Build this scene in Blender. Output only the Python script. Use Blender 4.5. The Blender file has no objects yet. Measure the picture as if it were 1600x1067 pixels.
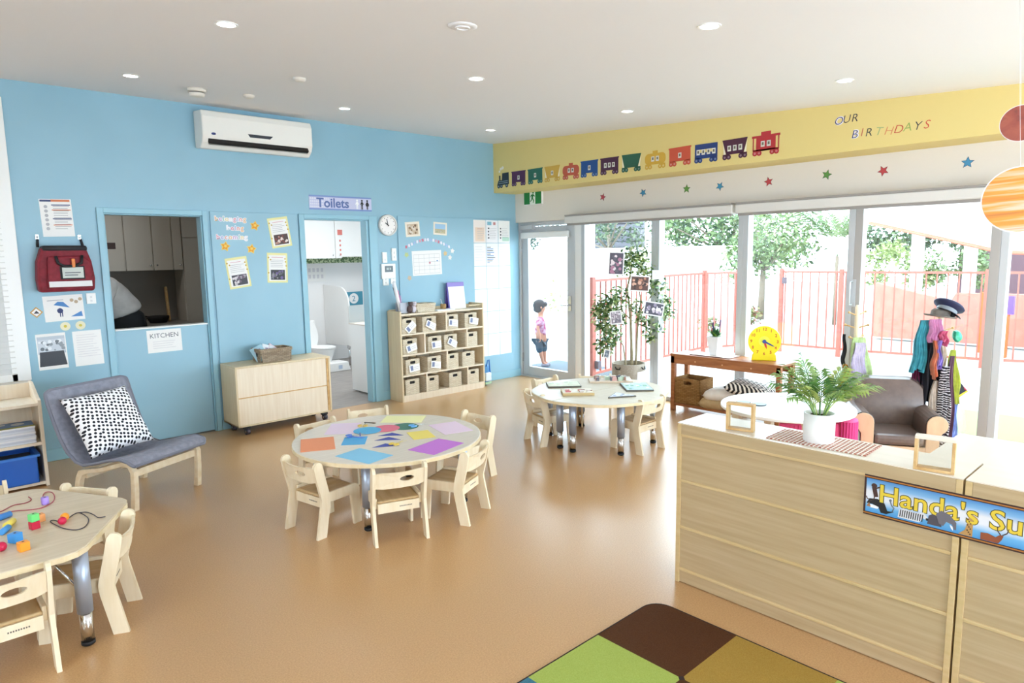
import bpy, bmesh, math, random
from mathutils import Vector, Matrix, Euler
random.seed(7)
SC = bpy.context.scene
COL = SC.collection
PI = math.pi
R = math.radians

# ------------------------------------------------------------ render look
SC.view_settings.view_transform = 'Standard'
SC.view_settings.look = 'None'
SC.view_settings.exposure = 0.04
SC.view_settings.gamma = 1.0
SC.view_settings.use_curve_mapping = False
SC.cycles.use_denoising = True
SC.cycles.max_bounces = 10
SC.cycles.diffuse_bounces = 6
SC.cycles.glossy_bounces = 4
SC.cycles.transmission_bounces = 6
SC.cycles.transparent_max_bounces = 16
SC.cycles.sample_clamp_indirect = 8.0
SC.cycles.caustics_reflective = False
SC.cycles.caustics_refractive = False

# ------------------------------------------------------------ materials
def lin(h):
    if isinstance(h, (tuple, list)):
        r = [v / 255 for v in h[:3]]
    else:
        r = [int(h[i:i + 2], 16) / 255 for i in (0, 2, 4)]
    return [(v / 12.92 if v <= .04045 else ((v + .055) / 1.055) ** 2.4) for v in r] + [1.0]

MATS = {}
def M(name, col=None, rough=.6, metal=0, spec=.5, emit=0, coat=0):
    if name in MATS: return MATS[name]
    m = bpy.data.materials.new(name); m.use_nodes = True
    b = m.node_tree.nodes['Principled BSDF']
    b.inputs['Base Color'].default_value = lin(col)
    b.inputs['Roughness'].default_value = rough
    b.inputs['Metallic'].default_value = metal
    b.inputs['Specular IOR Level'].default_value = spec
    b.inputs['Coat Weight'].default_value = coat
    if emit:
        b.inputs['Emission Color'].default_value = lin(col)
        b.inputs['Emission Strength'].default_value = emit
    m.diffuse_color = lin(col)
    MATS[name] = m
    return m

def nodes(m): return m.node_tree.nodes, m.node_tree.links, m.node_tree.nodes['Principled BSDF']

def noisy(name, c1, c2, scale=(5, 5, 5), rough=.6, nscale=5, detail=4, bump=0, spec=.4, ramp=(.35, .65), coat=0, coords='Object'):
    """two tones mixed through stretched noise"""
    m = M(name, c1, rough, spec=spec, coat=coat)
    N, L, b = nodes(m)
    tc = N.new('ShaderNodeTexCoord'); mp = N.new('ShaderNodeMapping'); mp.inputs['Scale'].default_value = scale
    nz = N.new('ShaderNodeTexNoise'); nz.inputs['Scale'].default_value = nscale; nz.inputs['Detail'].default_value = detail
    rp = N.new('ShaderNodeValToRGB')
    rp.color_ramp.elements[0].position = ramp[0]; rp.color_ramp.elements[1].position = ramp[1]
    rp.color_ramp.elements[0].color = lin(c1); rp.color_ramp.elements[1].color = lin(c2)
    L.new(tc.outputs[coords], mp.inputs[0]); L.new(mp.outputs[0], nz.inputs['Vector'])
    L.new(nz.outputs['Fac'], rp.inputs[0]); L.new(rp.outputs[0], b.inputs['Base Color'])
    if bump:
        bp = N.new('ShaderNodeBump'); bp.inputs['Strength'].default_value = bump; bp.inputs['Distance'].default_value = .002
        L.new(nz.outputs['Fac'], bp.inputs['Height']); L.new(bp.outputs[0], b.inputs['Normal'])
    return m

def wicker(name, c1, c2, sx=60, sz=90, bump=.8):
    m = M(name, c1, .8, spec=.2)
    N, L, b = nodes(m)
    tc = N.new('ShaderNodeTexCoord'); sp = N.new('ShaderNodeSeparateXYZ'); L.new(tc.outputs['Object'], sp.inputs[0])
    ad = N.new('ShaderNodeMath'); ad.operation = 'ADD'; L.new(sp.outputs['X'], ad.inputs[0]); L.new(sp.outputs['Y'], ad.inputs[1])
    cb = N.new('ShaderNodeCombineXYZ'); L.new(ad.outputs[0], cb.inputs[0]); L.new(sp.outputs['Z'], cb.inputs[1])
    br = N.new('ShaderNodeTexBrick'); br.inputs['Scale'].default_value = 1
    br.inputs['Brick Width'].default_value = 1.9 / sx; br.inputs['Row Height'].default_value = 1 / sz
    br.inputs['Mortar Size'].default_value = .0016; br.inputs['Mortar Smooth'].default_value = .6
    br.inputs['Color1'].default_value = lin(c1); br.inputs['Color2'].default_value = lin(c2)
    br.inputs['Mortar'].default_value = [v * .62 for v in lin(c2)[:3]] + [1]
    L.new(cb.outputs[0], br.inputs['Vector']); L.new(br.outputs['Color'], b.inputs['Base Color'])
    bp = N.new('ShaderNodeBump'); bp.inputs['Strength'].default_value = bump; bp.inputs['Distance'].default_value = .004; bp.invert = True
    L.new(br.outputs['Fac'], bp.inputs['Height']); L.new(bp.outputs[0], b.inputs['Normal'])
    return m

def glass(name, tint=(.97, .99, .98), refl=.05):
    m = bpy.data.materials.new(name); m.use_nodes = True; N = m.node_tree.nodes; L = m.node_tree.links
    N.remove(N['Principled BSDF'])
    t = N.new('ShaderNodeBsdfTransparent'); t.inputs[0].default_value = (*tint, 1)
    g = N.new('ShaderNodeBsdfGlossy'); g.inputs['Roughness'].default_value = .02
    x = N.new('ShaderNodeMixShader'); x.inputs[0].default_value = refl
    L.new(t.outputs[0], x.inputs[1]); L.new(g.outputs[0], x.inputs[2]); L.new(x.outputs[0], N['Material Output'].inputs[0])
    MATS[name] = m
    return m

blue_wall = noisy('blue_paint', '8DB6C8', '91BACC', (1, 1, 1), .4, 2, 2, spec=.6)
blue_trim = M('blue_gloss_paint', '92BFD0', .35)
white_paint = M('white_wall_paint', 'E6DFD6', .7)
ceil_m = M('ceiling_paint', 'E8E7E8', .85)
yellow_paint = M('yellow_paint', 'E0CB84', .6)
white_pl = M('white_plastic', 'F0F0EE', .35)
white_mat = M('white_matt', 'F2F2F2', .7)
grey_al = M('grey_aluminium', 'C6C8CA', .45, .2)
dark_al = M('taupe_aluminium', 'B0ABA6', .5, .2)
cork = noisy('cork_vinyl', 'B68C5C', 'D0A676', (1, 1, 1), .3, 150, 5, 0, .5, (.25, .75), coat=.3)
nodes(cork)[2].inputs['Coat Roughness'].default_value = .25
birch = noisy('birch_laminate', 'D2C0A2', 'DBCAAE', (1.5, 22, 22), .45, 2.2, 5, 0, .4)
birch_x = noisy('birch_laminate_cross', 'C9BCA4', 'D2C6B0', (22, 1.5, 22), .42, 2.2, 5, 0, .4)
ply = noisy('pale_plywood', 'E4D2B0', 'EBDCC0', (14, 14, 2), .5, 2.5, 4, 0, .4)
ply_edge = M('plywood_edge', 'D9BE8E', .55)
seat_ply = noisy('seat_plywood', 'C0A070', 'CDB084', (12, 2, 12), .45, 3, 4, 0, .4)
maple = noisy('maple_panel', 'E6D5BC', 'EDDFC9', (20, 20, 1.2), .5, 2, 5, 0, .35)
maple_side = noisy('maple_side', 'D6C29E', 'DECCAA', (20, 20, 1.5), .5, 2, 4, 0, .35)
counter_face = noisy('counter_oak_panel', 'B29A74', 'C0A985', (1.0, 9, 22), .5, 2.2, 6, 0, .35, (.3, .7))
counter_top = noisy('counter_top_laminate', 'DDD4C4', 'E6DDCE', (1.1, 9, 16), .3, 2.2, 6, 0, .5, (.3, .7))
counter_edge = noisy('counter_edge_timber', 'C8AC7A', 'D2B88A', (1.2, 9, 16), .45, 2, 4, 0, .4)
dark_timber = noisy('brown_timber', '965A34', 'B07245', (14, 1.5, 14), .45, 2.4, 4, 0, .4)
frame_wood = noisy('golden_timber', 'C69C62', 'D6B27C', (10, 10, 10), .5, 3, 3, 0, .4)
pine = noisy('bleached_birch_frame', 'E6D2AE', 'EFE0C4', (8, 8, 8), .5, 3, 3, 0, .4)
silver_leg = M('silver_grey_metal', 'A9B3C4', .35, .55)
chrome = M('chrome', 'D6D6D6', .15, 1)
black = M('black_rubber', '17181B', .6)
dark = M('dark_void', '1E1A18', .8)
paper = M('white_paper', 'F1F0EE', .8)
grey_line = M('grey_print', 'B9B9BE', .8)
dk_line = M('dark_print', '4A4B55', .8)
nat_wicker = wicker('pale_rush_weave', 'F0E4CE', 'E2D2B6')
brown_wicker = wicker('brown_rush_weave', 'A47B4C', '8E6638', 40, 60)
grey_wicker = wicker('grey_wicker', 'AE9C86', '94826D', 50, 80)
clear = glass('clear_glass')
pale_line = M('pale_print', 'D8D6DA', .8)

# ------------------------------------------------------------ mesh builder
class MB:
    """collects shapes into one mesh; X is the current placing matrix"""
    def __init__(s, m=None):
        s.bm = bmesh.new(); s.ms = []; s.mi = 0; s.X = Matrix.Identity(4); s.sm = False
        if m: s.use(m)
    def use(s, m):
        if m not in s.ms: s.ms.append(m)
        s.mi = s.ms.index(m); return s
    def at(s, loc=(0, 0, 0), rot=(0, 0, 0), sc=(1, 1, 1)):
        s.X = Matrix.LocRotScale(Vector(loc), Euler(rot), Vector(sc)); return s
    def smooth(s, v=True): s.sm = v; return s
    def v(s, p): return s.bm.verts.new(s.X @ Vector(p))
    def f(s, vs):
        try:
            f = s.bm.faces.new(vs); f.material_index = s.mi; f.smooth = s.sm; return f
        except ValueError: return None
    def box(s, a, b, bev=0):
        x0, y0, z0 = [min(a[i], b[i]) for i in range(3)]; x1, y1, z1 = [max(a[i], b[i]) for i in range(3)]
        if bev:
            bev = min(bev, (x1 - x0) * .49, (y1 - y0) * .49, (z1 - z0) * .49)
            t = bmesh.new(); bmesh.ops.create_cube(t, size=1)
            for w in t.verts: w.co = Vector(((x0 + x1) / 2 + w.co.x * (x1 - x0), (y0 + y1) / 2 + w.co.y * (y1 - y0), (z0 + z1) / 2 + w.co.z * (z1 - z0)))
            bmesh.ops.bevel(t, geom=t.edges[:], offset=bev, segments=2, profile=.5, affect='EDGES')
            s.merge(t); return s
        P = [s.v(p) for p in ((x0, y0, z0), (x1, y0, z0), (x1, y1, z0), (x0, y1, z0), (x0, y0, z1), (x1, y0, z1), (x1, y1, z1), (x0, y1, z1))]
        for q in ((3, 2, 1, 0), (4, 5, 6, 7), (0, 1, 5, 4), (1, 2, 6, 5), (2, 3, 7, 6), (3, 0, 4, 7)): s.f([P[i] for i in q])
        return s
    def merge(s, t):
        mp = {}
        for w in t.verts: mp[w] = s.v(w.co)
        for f in t.faces: s.f([mp[w] for w in f.verts])
        t.free()
    def prism(s, pts, z0, z1, axis='z'):
        """polygon pts in the plane square to axis, pushed from z0 to z1"""
        def P(p, z):
            return (p[0], p[1], z) if axis == 'z' else ((p[0], z, p[1]) if axis == 'y' else (z, p[0], p[1]))
        lo = [s.v(P(p, z0)) for p in pts]; hi = [s.v(P(p, z1)) for p in pts]
        n = len(pts); s.f(lo[::-1]); s.f(hi)
        for i in range(n): s.f([lo[i], lo[(i + 1) % n], hi[(i + 1) % n], hi[i]])
        return s
    def ring(s, outer, inner, z0, z1, axis='z'):
        """plate with a hole: outer and inner have the same count"""
        def P(p, z):
            return (p[0], p[1], z) if axis == 'z' else ((p[0], z, p[1]) if axis == 'y' else (z, p[0], p[1]))
        A = [[s.v(P(p, z)) for p in L] for L, z in ((outer, z0), (outer, z1), (inner, z0), (inner, z1))]
        n = len(outer)
        for i in range(n):
            j = (i + 1) % n
            s.f([A[0][j], A[0][i], A[2][i], A[2][j]]); s.f([A[1][i], A[1][j], A[3][j], A[3][i]])
            s.f([A[0][i], A[0][j], A[1][j], A[1][i]]); s.f([A[2][j], A[2][i], A[3][i], A[3][j]])
        return s
    def lathe(s, prof, c=(0, 0, 0), n=24, cap=True):
        """prof: (radius, z) from the bottom up"""
        old = s.sm; s.sm = True; rings = []
        for r, z in prof:
            rings.append([s.v((c[0] + r * math.cos(2 * PI * i / n), c[1] + r * math.sin(2 * PI * i / n), c[2] + z)) for i in range(n)])
        for a, b in zip(rings, rings[1:]):
            for i in range(n): s.f([a[i], a[(i + 1) % n], b[(i + 1) % n], b[i]])
        s.sm = False
        if cap:
            if prof[0][0] > 1e-5: s.f(rings[0][::-1])
            if prof[-1][0] > 1e-5: s.f(rings[-1])
        s.sm = old; return s
    def tube(s, pts, r=.01, n=8, cap=True):
        pts = [Vector(p) for p in pts]; rs = r if isinstance(r, (list, tuple)) else [r] * len(pts)
        old = s.sm; s.sm = True; rings = []; up = None
        for i, p in enumerate(pts):
            d = (pts[min(i + 1, len(pts) - 1)] - pts[max(i - 1, 0)]).normalized()
            if up is None:
                up = Vector((0, 0, 1)) if abs(d.z) < .9 else Vector((1, 0, 0))
            a = d.cross(up)
            if a.length < 1e-4: a = d.cross(Vector((0, 1, .3)))
            a.normalize(); b = d.cross(a).normalized(); up = -b if up.dot(-b) > 0 else b
            rings.append([s.v(p + (a * math.cos(2 * PI * k / n) + b * math.sin(2 * PI * k / n)) * rs[i]) for k in range(n)])
        for A, B in zip(rings, rings[1:]):
            for k in range(n): s.f([A[k], A[(k + 1) % n], B[(k + 1) % n], B[k]])
        s.sm = False
        if cap: s.f(rings[0][::-1]); s.f(rings[-1])
        s.sm = old; return s
    def ball(s, c, r, seg=16, rg=10):
        r = r if isinstance(r, (list, tuple)) else (r, r, r)
        t = bmesh.new(); bmesh.ops.create_uvsphere(t, u_segments=seg, v_segments=rg, radius=1)
        for w in t.verts: w.co = Vector((c[0] + w.co.x * r[0], c[1] + w.co.y * r[1], c[2] + w.co.z * r[2]))
        old = s.sm; s.sm = True; s.merge(t); s.sm = old; return s
    def grid(s, fn, nu, nv, closed=False, thick=0):
        """surface fn(u, v) -> point"""
        old = s.sm; s.sm = True
        G = [[s.v(fn(i / nu, j / nv)) for j in range(nv + 1)] for i in range(nu + 1)]
        for i in range(nu):
            for j in range(nv): s.f([G[i][j], G[i + 1][j], G[i + 1][j + 1], G[i][j + 1]])
        s.sm = old; return s
    def rect(s, x0, y0, x1, y1, z0=0, z1=.001): return s.box((x0, y0, z0), (x1, y1, z1))
    def disc(s, x, y, r, z0, z1, n=20, sx=1, sy=1):
        return s.prism([(x + r * sx * math.cos(2 * PI * i / n), y + r * sy * math.sin(2 * PI * i / n)) for i in range(n)], z0, z1)
    def text(s, body, size, x=0, y=0, z=0, ext=.001, align='LEFT', shear=0, off=0):
        cu = bpy.data.curves.new('lettering', 'FONT'); cu.body = body; cu.size = size; cu.extrude = ext; cu.align_x = align
        cu.shear = shear; cu.offset = off; cu.resolution_u = 3
        o = bpy.data.objects.new('lettering', cu); COL.objects.link(o)
        dg = bpy.context.evaluated_depsgraph_get(); me = bpy.data.meshes.new_from_object(o.evaluated_get(dg))
        t = bmesh.new(); t.from_mesh(me)
        for w in t.verts: w.co += Vector((x, y, z))
        s.merge(t)
        bpy.data.objects.remove(o); bpy.data.curves.remove(cu); bpy.data.meshes.remove(me)
        return s
    def build(s, name, parent=None, loc=(0, 0, 0), rot=(0, 0, 0), bev=0, solid=0, sub=0):
        me = bpy.data.meshes.new(name)
        bmesh.ops.recalc_face_normals(s.bm, faces=s.bm.faces[:])
        s.bm.to_mesh(me); s.bm.free()
        for m in s.ms: me.materials.append(m)
        o = bpy.data.objects.new(name, me); COL.objects.link(o)
        o.location = loc; o.rotation_euler = rot
        if parent: o.parent = parent
        if solid:
            q = o.modifiers.new('thick', 'SOLIDIFY'); q.thickness = solid; q.offset = 0
        if bev:
            q = o.modifiers.new('bevel', 'BEVEL'); q.width = bev; q.segments = 2; q.limit_method = 'ANGLE'; q.angle_limit = R(40)
        if sub:
            q = o.modifiers.new('sub', 'SUBSURF'); q.levels = sub; q.render_levels = sub
        return o

def tag(o, label, cat, group=None, kind=None):
    o['label'] = label; o['category'] = cat
    if group: o['group'] = group
    if kind: o['kind'] = kind
    return o
def struct(o):
    o['kind'] = 'structure'; return o
def thing(name, label, cat, loc=(0, 0, 0), rz=0, group=None, rot=None):
    o = bpy.data.objects.new(name, None); COL.objects.link(o)
    o.empty_display_size = .1; o.location = loc; o.rotation_euler = rot if rot else (0, 0, rz)
    return tag(o, label, cat, group)
def dup(root, loc, rz=0, label=None, rot=None, group=None):
    def cp(o, par):
        q = o.copy(); COL.objects.link(q)
        if par: q.parent = par
        for ch in [x for x in o.children]: cp(ch, q)
        return q
    r = cp(root, None); r.location = loc; r.rotation_euler = rot if rot else (0, 0, rz)
    if label: r['label'] = label
    if group: r['group'] = group
    return r
BLUE = (PI / 2, 0, 0)          # local x runs along the blue wall, y up, z into the room
RIGHT = (PI / 2, 0, -PI / 2)   # the same for the window wall
def rrect(x0, y0, x1, y1, r, n=5):
    P = []
    for cx, cy, a in ((x1 - r, y0 + r, -90), (x1 - r, y1 - r, 0), (x0 + r, y1 - r, 90), (x0 + r, y0 + r, 180)):
        for i in range(n + 1):
            t = R(a + 90 * i / n); P.append((cx + r * math.cos(t), cy + r * math.sin(t)))
    return P
def star(x, y, r, rot=0, k=.45):
    return [(x + (r if i % 2 == 0 else r * k) * math.sin(i * PI / 5 + rot), y + (r if i % 2 == 0 else r * k) * math.cos(i * PI / 5 + rot)) for i in range(10)]

# ------------------------------------------------------------ camera
cam = bpy.data.cameras.new('camera'); co = bpy.data.objects.new('camera', cam); COL.objects.link(co)
cam.sensor_width = 36; cam.lens = 1046.85 / 1600 * 36; cam.clip_end = 200
yaw, pit, rol = R(42.7595), R(7.363), R(-.888)
fw = Vector((math.sin(yaw) * math.cos(pit), math.cos(yaw) * math.cos(pit), -math.sin(pit)))
ri = Vector((math.cos(yaw), -math.sin(yaw), 0)); up = ri.cross(fw)
r2 = math.cos(rol) * ri + math.sin(rol) * up; u2 = -math.sin(rol) * ri + math.cos(rol) * up
mx = Matrix((r2, u2, -fw)).transposed().to_4x4(); mx.translation = Vector((-6.286, -6.575, 1.64))
co.matrix_world = mx; SC.camera = co

# ------------------------------------------------------------ daylight
w = bpy.data.worlds.new('daylight'); SC.world = w; w.use_nodes = True
N, L = w.node_tree.nodes, w.node_tree.links
bg = N['Background']; bg.inputs[0].default_value = (.69, .85, 1, 1)
tc = N.new('ShaderNodeTexCoord'); sp = N.new('ShaderNodeSeparateXYZ'); mr = N.new('ShaderNodeMapRange')   # overcast sky: overhead a little dimmer than the hazy horizon
L.new(tc.outputs['Generated'], sp.inputs[0]); L.new(sp.outputs['Z'], mr.inputs[0]); mr.inputs['From Min'].default_value = 0; mr.inputs['From Max'].default_value = 1
mr.inputs['To Min'].default_value = 13; mr.inputs['To Max'].default_value = 9; L.new(mr.outputs[0], bg.inputs[1])
# ------------------------------------------------------------ the room
CZ, SL = 3.041, .0537
def cz(y): return CZ + SL * y
b = MB(cork); b.box((-9, -9.5, -.1), (.0, 0, 0)); struct(b.build('floor'))
b = MB(ceil_m)
b.prism([(-9.6, cz(-9.6)), (.15, cz(.15)), (.15, cz(.15) + .15), (-9.6, cz(-9.6) + .15)], -9.15, .05, 'x'); struct(b.build('ceiling'))
# blue wall with its two openings
KX0, KX1, TX0, TX1, DH = -4.90, -4.10, -3.10, -2.34, 2.045
b = MB(blue_wall)
for x0, x1, z0 in ((-5.52, KX0, 0), (KX0, KX1, DH), (KX1, TX0, 0), (TX0, TX1, DH), (TX1, .0, 0)):
    b.box((x0, 0, z0), (x1, .12, 3.3))
b.use(white_paint); b.box((-9, 0, 0), (-7.5, .12, 3.3)); b.box((-7.5, 0, 0), (-5.52, .12, .75)); b.box((-7.5, 0, 2.72), (-5.52, .12, 3.3))
struct(b.build('wall_left'))
# white header above the windows and the yellow bulkhead
b = MB(white_paint); b.box((-.108, -9.5, 2.06), (.12, 0, 3.0)); struct(b.build('wall_right'))
b = MB(yellow_paint); b.prism([(-.482, 2.43), (-.108, 2.43), (-.108, 3.2), (-.482, 3.2)], -9.5, 0, 'y'); struct(b.build('wall_right_bulkhead'))
# unseen walls behind the camera; openings added and sized to let fill daylight in
b = MB(white_paint)
for x0, x1, z0, z1 in ((-9, 0, 2.1, 3.1), (-9, -5.4, 0, 2.1), (-.4, 0, 0, 2.1)):
    b.box((x0, -9.6, z0), (x1, -9.5, z1))
struct(b.build('wall_back'))
b = MB(white_paint); b.box((-9.1, -9.5, 0), (-9, 0, 1.1)); b.box((-9.1, -9.5, 2.15), (-9, 0, 3.2)); b.box((-9.1, -9.5, 1.1), (-9, -8.2, 2.15)); b.box((-9.1, -4.0, 1.1), (-9, 0, 2.15)); struct(b.build('wall_far_left'))
b = MB(grey_al)
for x in (-5.4, -4.15, -2.9, -1.65, -.45): b.box((x, -9.57, 0), (x + .05, -9.52, 2.1))
b.box((-5.4, -9.57, 0), (-.4, -9.52, .06)); b.box((-5.4, -9.57, 2.04), (-.4, -9.52, 2.1)); struct(b.build('window_9'))  # frame bars for the added back opening, out of view
# skirting
b = MB(blue_trim)
for x0, x1 in ((-5.52, -4.955), (-4.05, -3.16), (-2.24, -.0)): b.box((x0, -.014, 0), (x1, 0, .1))
struct(b.build('baseboard_left', bev=.003))
# door surrounds
b = MB(blue_trim)
b.box((-4.95, -.02, 0), (KX0, .0, 2.09)); b.box((KX1, -.02, 0), (-4.055, 0, 2.09)); b.box((KX0, -.02, 2.045), (KX1, 0, 2.09))
b.box((KX0, 0, 0), (KX0 + .012, .12, DH)); b.box((KX1 - .012, 0, 0), (KX1, .12, DH)); b.box((KX0, 0, DH - .012), (KX1, .12, DH))
struct(b.build('trim_1', bev=.004))
b = MB(blue_trim)
b.box((-3.155, -.02, 0), (TX0, 0, 2.09)); b.box((TX1, -.02, 0), (-2.24, 0, 2.09)); b.box((TX0, -.02, DH), (TX1, 0, 2.09))
b.box((TX0, 0, 0), (TX0 + .012, .12, DH)); b.box((TX1 - .03, 0, 0), (TX1, .12, DH)); b.box((TX0, 0, DH - .012), (TX1, .12, DH))
struct(b.build('trim_2', bev=.004))
# pin boards painted like the wall
b = MB(blue_wall); b.box((-4.03, -.014, .1), (-3.17, -.0002, 2.087)); tag(b.build('pin_board', bev=.003), 'tall blue painted pin board between the kitchen hatch and the toilet doorway', 'pin board', 'blue pin boards')
b = MB(blue_wall); b.box((-1.965, -.014, .1), (-.18, -.0002, 2.1)); tag(b.build('pin_board', bev=.003), 'wide blue painted pin board behind the cubby shelf', 'pin board', 'blue pin boards')
# lower kitchen door leaf with a ledge
b = MB(blue_wall); b.box((KX0 + .014, .02, .01), (KX1 - .014, .06, 1.035)); o = struct(b.build('door_1'))
b = MB(white_pl); b.box((KX0 + .014, .0, 1.035), (KX1 - .014, .1, 1.048)); b.build('ledge', o, bev=.003)
# white window and blind at far left
b = MB(white_pl)
b.box((-5.64, -.03, .70), (-5.515, .0, 2.9)); b.box((-7.5, -.03, .70), (-5.6, .0, .76))
struct(b.build('window_1', bev=.004))
slat_m = M('slat_white', 'DCDBD8', .5)
t = thing('venetian_blind', 'closed white slatted blind at the far left end of the blue wall', 'blind', (-6.55, -.02, .76))
b = MB(slat_m)
for i in range(46):
    z = .02 + i * .044
    b.at((0, 0, z), (R(58), 0, 0)); b.box((-.94, -.025, -.001), (.945, .025, .001))
b.at(); b.build('slats', t)
b = MB(white_pl); b.box((-.94, -.03, 2.04), (.94, .02, 2.1)); b.build('head_rail', t)

# ------------------------------------------------------------ window wall (frames stand on x = 0)
def wframe(n, y0, y1, mats=grey_al, z0=.0, z1=2.06, w=.055, split=None):
    b = MB(mats)
    b.box((-.05, y0 - w, z0), (.05, y0, z1)); b.box((-.05, y1, z0), (.05, y1 + w, z1))
    b.box((-.05, y1 + w, z0), (.05, y0 - w, z0 + .05)); b.box((-.05, y1 + w, z1 - .05), (.05, y0 - w, z1))
    o = struct(b.build('window_%d' % n, bev=.004))
    g = MB(clear); g.box((-.004, y1 + w, z0 + .05), (.004, y0 - w, z1 - .05)); g.build('pane', o)
    return o
wframe(2, -1.10, -2.18); wframe(3, -2.18, -3.22); wframe(4, -3.22, -4.27)
o4 = wframe(5, -4.27, -5.33, dark_al, w=.065)
wframe(6, -5.33, -6.45); wframe(7, -6.45, -7.55); wframe(8, -7.55, -8.65)
b = MB(white_pl); b.box((-.05, -9.5, 0), (.05, -8.65, 2.06)); b.box((-.05, -1.10, 0), (.05, -1.0, 2.06)); struct(b.build('trim_3'))
# sliding door pull handle
b = MB(grey_al)
y = -4.30
b.tube([(-.05, y + .03, 1.16), (-.11, y + .03, 1.16), (-.11, y + .03, 1.36), (-.05, y + .03, 1.36)], .009)
b.box((-.058, y - .0, 1.14), (-.05, y + .05, 1.38)); b.build('handle', o4)
# hinged glass door
b = MB(grey_al)
b.box((-.06, -.03, 0), (.06, 0, 2.06)); b.box((-.06, -1.0, 0), (.06, -.955, 2.06)); b.box((-.06, -.955, 2.01), (.06, -.03, 2.06)); b.box((-.06, -.955, 0), (.06, -.03, .02))
o = struct(b.build('door_2', bev=.003))
b = MB(grey_al)
b.box((-.03, -.15, .02), (.02, -.035, 2.0)); b.box((-.03, -.95, .02), (.02, -.85, 2.0)); b.box((-.03, -.85, .02), (.02, -.15, .14)); b.box((-.03, -.85, 1.9), (.02, -.15, 2.0))
b.build('door_leaf', o, bev=.003)
b = MB(clear); b.box((-.008, -.85, .14), (0, -.15, 1.9)); b.build('pane', o)
b = MB(chrome); b.box((-.045, -.925, .93), (-.03, -.875, 1.12)); b.tube([(-.03, -.9, 1.0), (-.085, -.9, 1.0), (-.085, -.78, 1.0)], .009); b.use(black); b.box((-.036, -.955, .98), (-.03, -.94, 1.13)); b.build('door_handle', o)
b = MB(chrome); b.box((-.04, -.045, .2), (-.03, -.02, .32)); b.box((-.04, -.045, 1.72), (-.03, -.02, 1.84)); b.build('hinge', o)
b = MB(M('closer_grey', 'B9BCC0', .4)); b.box((-.1, -.3, 1.965), (-.03, -.06, 2.02)); b.tube([(-.08, -.08, 2.02), (-.1, -.3, 2.035), (-.06, -.5, 2.03)], .006); b.build('door_closer', o)
b = MB(white_pl); b.box((-.075, -.9, 1.85), (-.03, -.05, 1.93), .012); tag(b.build('roller_blind'), 'short rolled up white blind on the glass door', 'blind', 'rolled up white blinds')
def blind(y0, y1, z, label):
    t = thing('roller_blind', label, 'blind', (-.2, (y0 + y1) / 2, z), 0, 'rolled up white blinds')
    h = abs(y1 - y0) / 2
    b = MB(M('blind_white', 'DAD7D2', .5)); b.box((-.045, -h, -.04), (.05, h, .045), .01); b.build('cassette', t)
    b = MB(M('blind_grey', '9A948F', .5)); b.box((-.05, -h + .01, .045), (.09, h - .01, .062)); b.box((-.02, -h + .02, -.065), (.0, h - .02, -.04)); b.build('rail', t)
blind(-1.0, -3.2, 2.045, 'long rolled up white blind above the indoor tree and low bench')
blind(-3.23, -6.6, 2.045, 'long rolled up white blind above the brown armchair')
blind(-6.62, -9.4, 2.045, 'rolled up white blind at the near end of the windows')
# vertical white reveal strips seen beside each post, outside
# ------------------------------------------------------------ ceiling fittings
dl_ring = M('light_ring', 'F4F4F2', .4); glow = M('lamp_glow', 'FFFFFF', .5, emit=14)
def tilt(): return (math.atan(SL), 0, 0)
names = {(-4.82, -2.77): 'recessed ceiling light nearest the top left of the room', (-3.06, -4.62): 'large looking recessed ceiling light above the long counter', (-4.83, -.91): 'recessed ceiling light left of the air conditioner',
         (-3.07, -2.76): 'recessed ceiling light in the middle of the ceiling above the round table', (-1.34, -4.63): 'recessed ceiling light closest to the birthday lettering', (-3.07, -.89): 'recessed ceiling light just right of the air conditioner',
         (-1.32, -2.76): 'recessed ceiling light above the red end of the paper train', (-1.32, -.91): 'recessed ceiling light nearest the far corner of blue and yellow'}
proto = None
for (x, y), lb in names.items():
    if proto is None:
        proto = thing('ceiling_light', lb, 'ceiling light', (x, y, cz(y)), 0, 'recessed ceiling lights', tilt())
        b = MB(dl_ring); b.ring([(.06 * math.cos(a * PI / 12), .06 * math.sin(a * PI / 12)) for a in range(24)], [(.047 * math.cos(a * PI / 12), .047 * math.sin(a * PI / 12)) for a in range(24)], -.005, .001); b.build('trim_ring', proto)
        b = MB(glow); b.disc(0, 0, .047, -.003, -.001, 24); b.build('lamp', proto)
    else: dup(proto, (x, y, cz(y)), rot=tilt(), label=lb)
cream = M('cream_plastic', 'E4DED4', .4)
t = thing('smoke_detector', 'round white slotted smoke detector on the ceiling left of the air conditioner', 'smoke detector', (-4.325, -.778, cz(-.778)), rot=tilt())
b = MB(cream); b.lathe([(.045, -.062), (.058, -.056), (.062, -.035)]); b.lathe([(.062, -.026), (.07, -.02), (.07, 0)]); b.build('body', t)
b = MB(M('slot_dark', '77706A', .7)); b.lathe([(.055, -.036), (.055, -.024)]); b.build('slots', t)
for (x, y), lb in {(-3.93, -.84): 'small flat white ceiling sensor just above the air conditioner', (-3.94, -1.8): 'small flat white ceiling sensor farther out from the blue wall'}.items():
    t = thing('ceiling_sensor', lb, 'sensor', (x, y, cz(y)), rot=tilt(), group='small ceiling sensors')
    b = MB(cream); b.lathe([(.03, -.026), (.045, -.014), (.045, 0)]); b.build('body', t)
t = thing('ceiling_speaker', 'flush round white disc on the ceiling above the round table', 'ceiling vent', (-3.93, -3.68, cz(-3.68)), rot=tilt())
b = MB(ceil_m); b.lathe([(.06, -.008), (.078, -.004), (.078, 0)]); b.build('disc', t)
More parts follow.
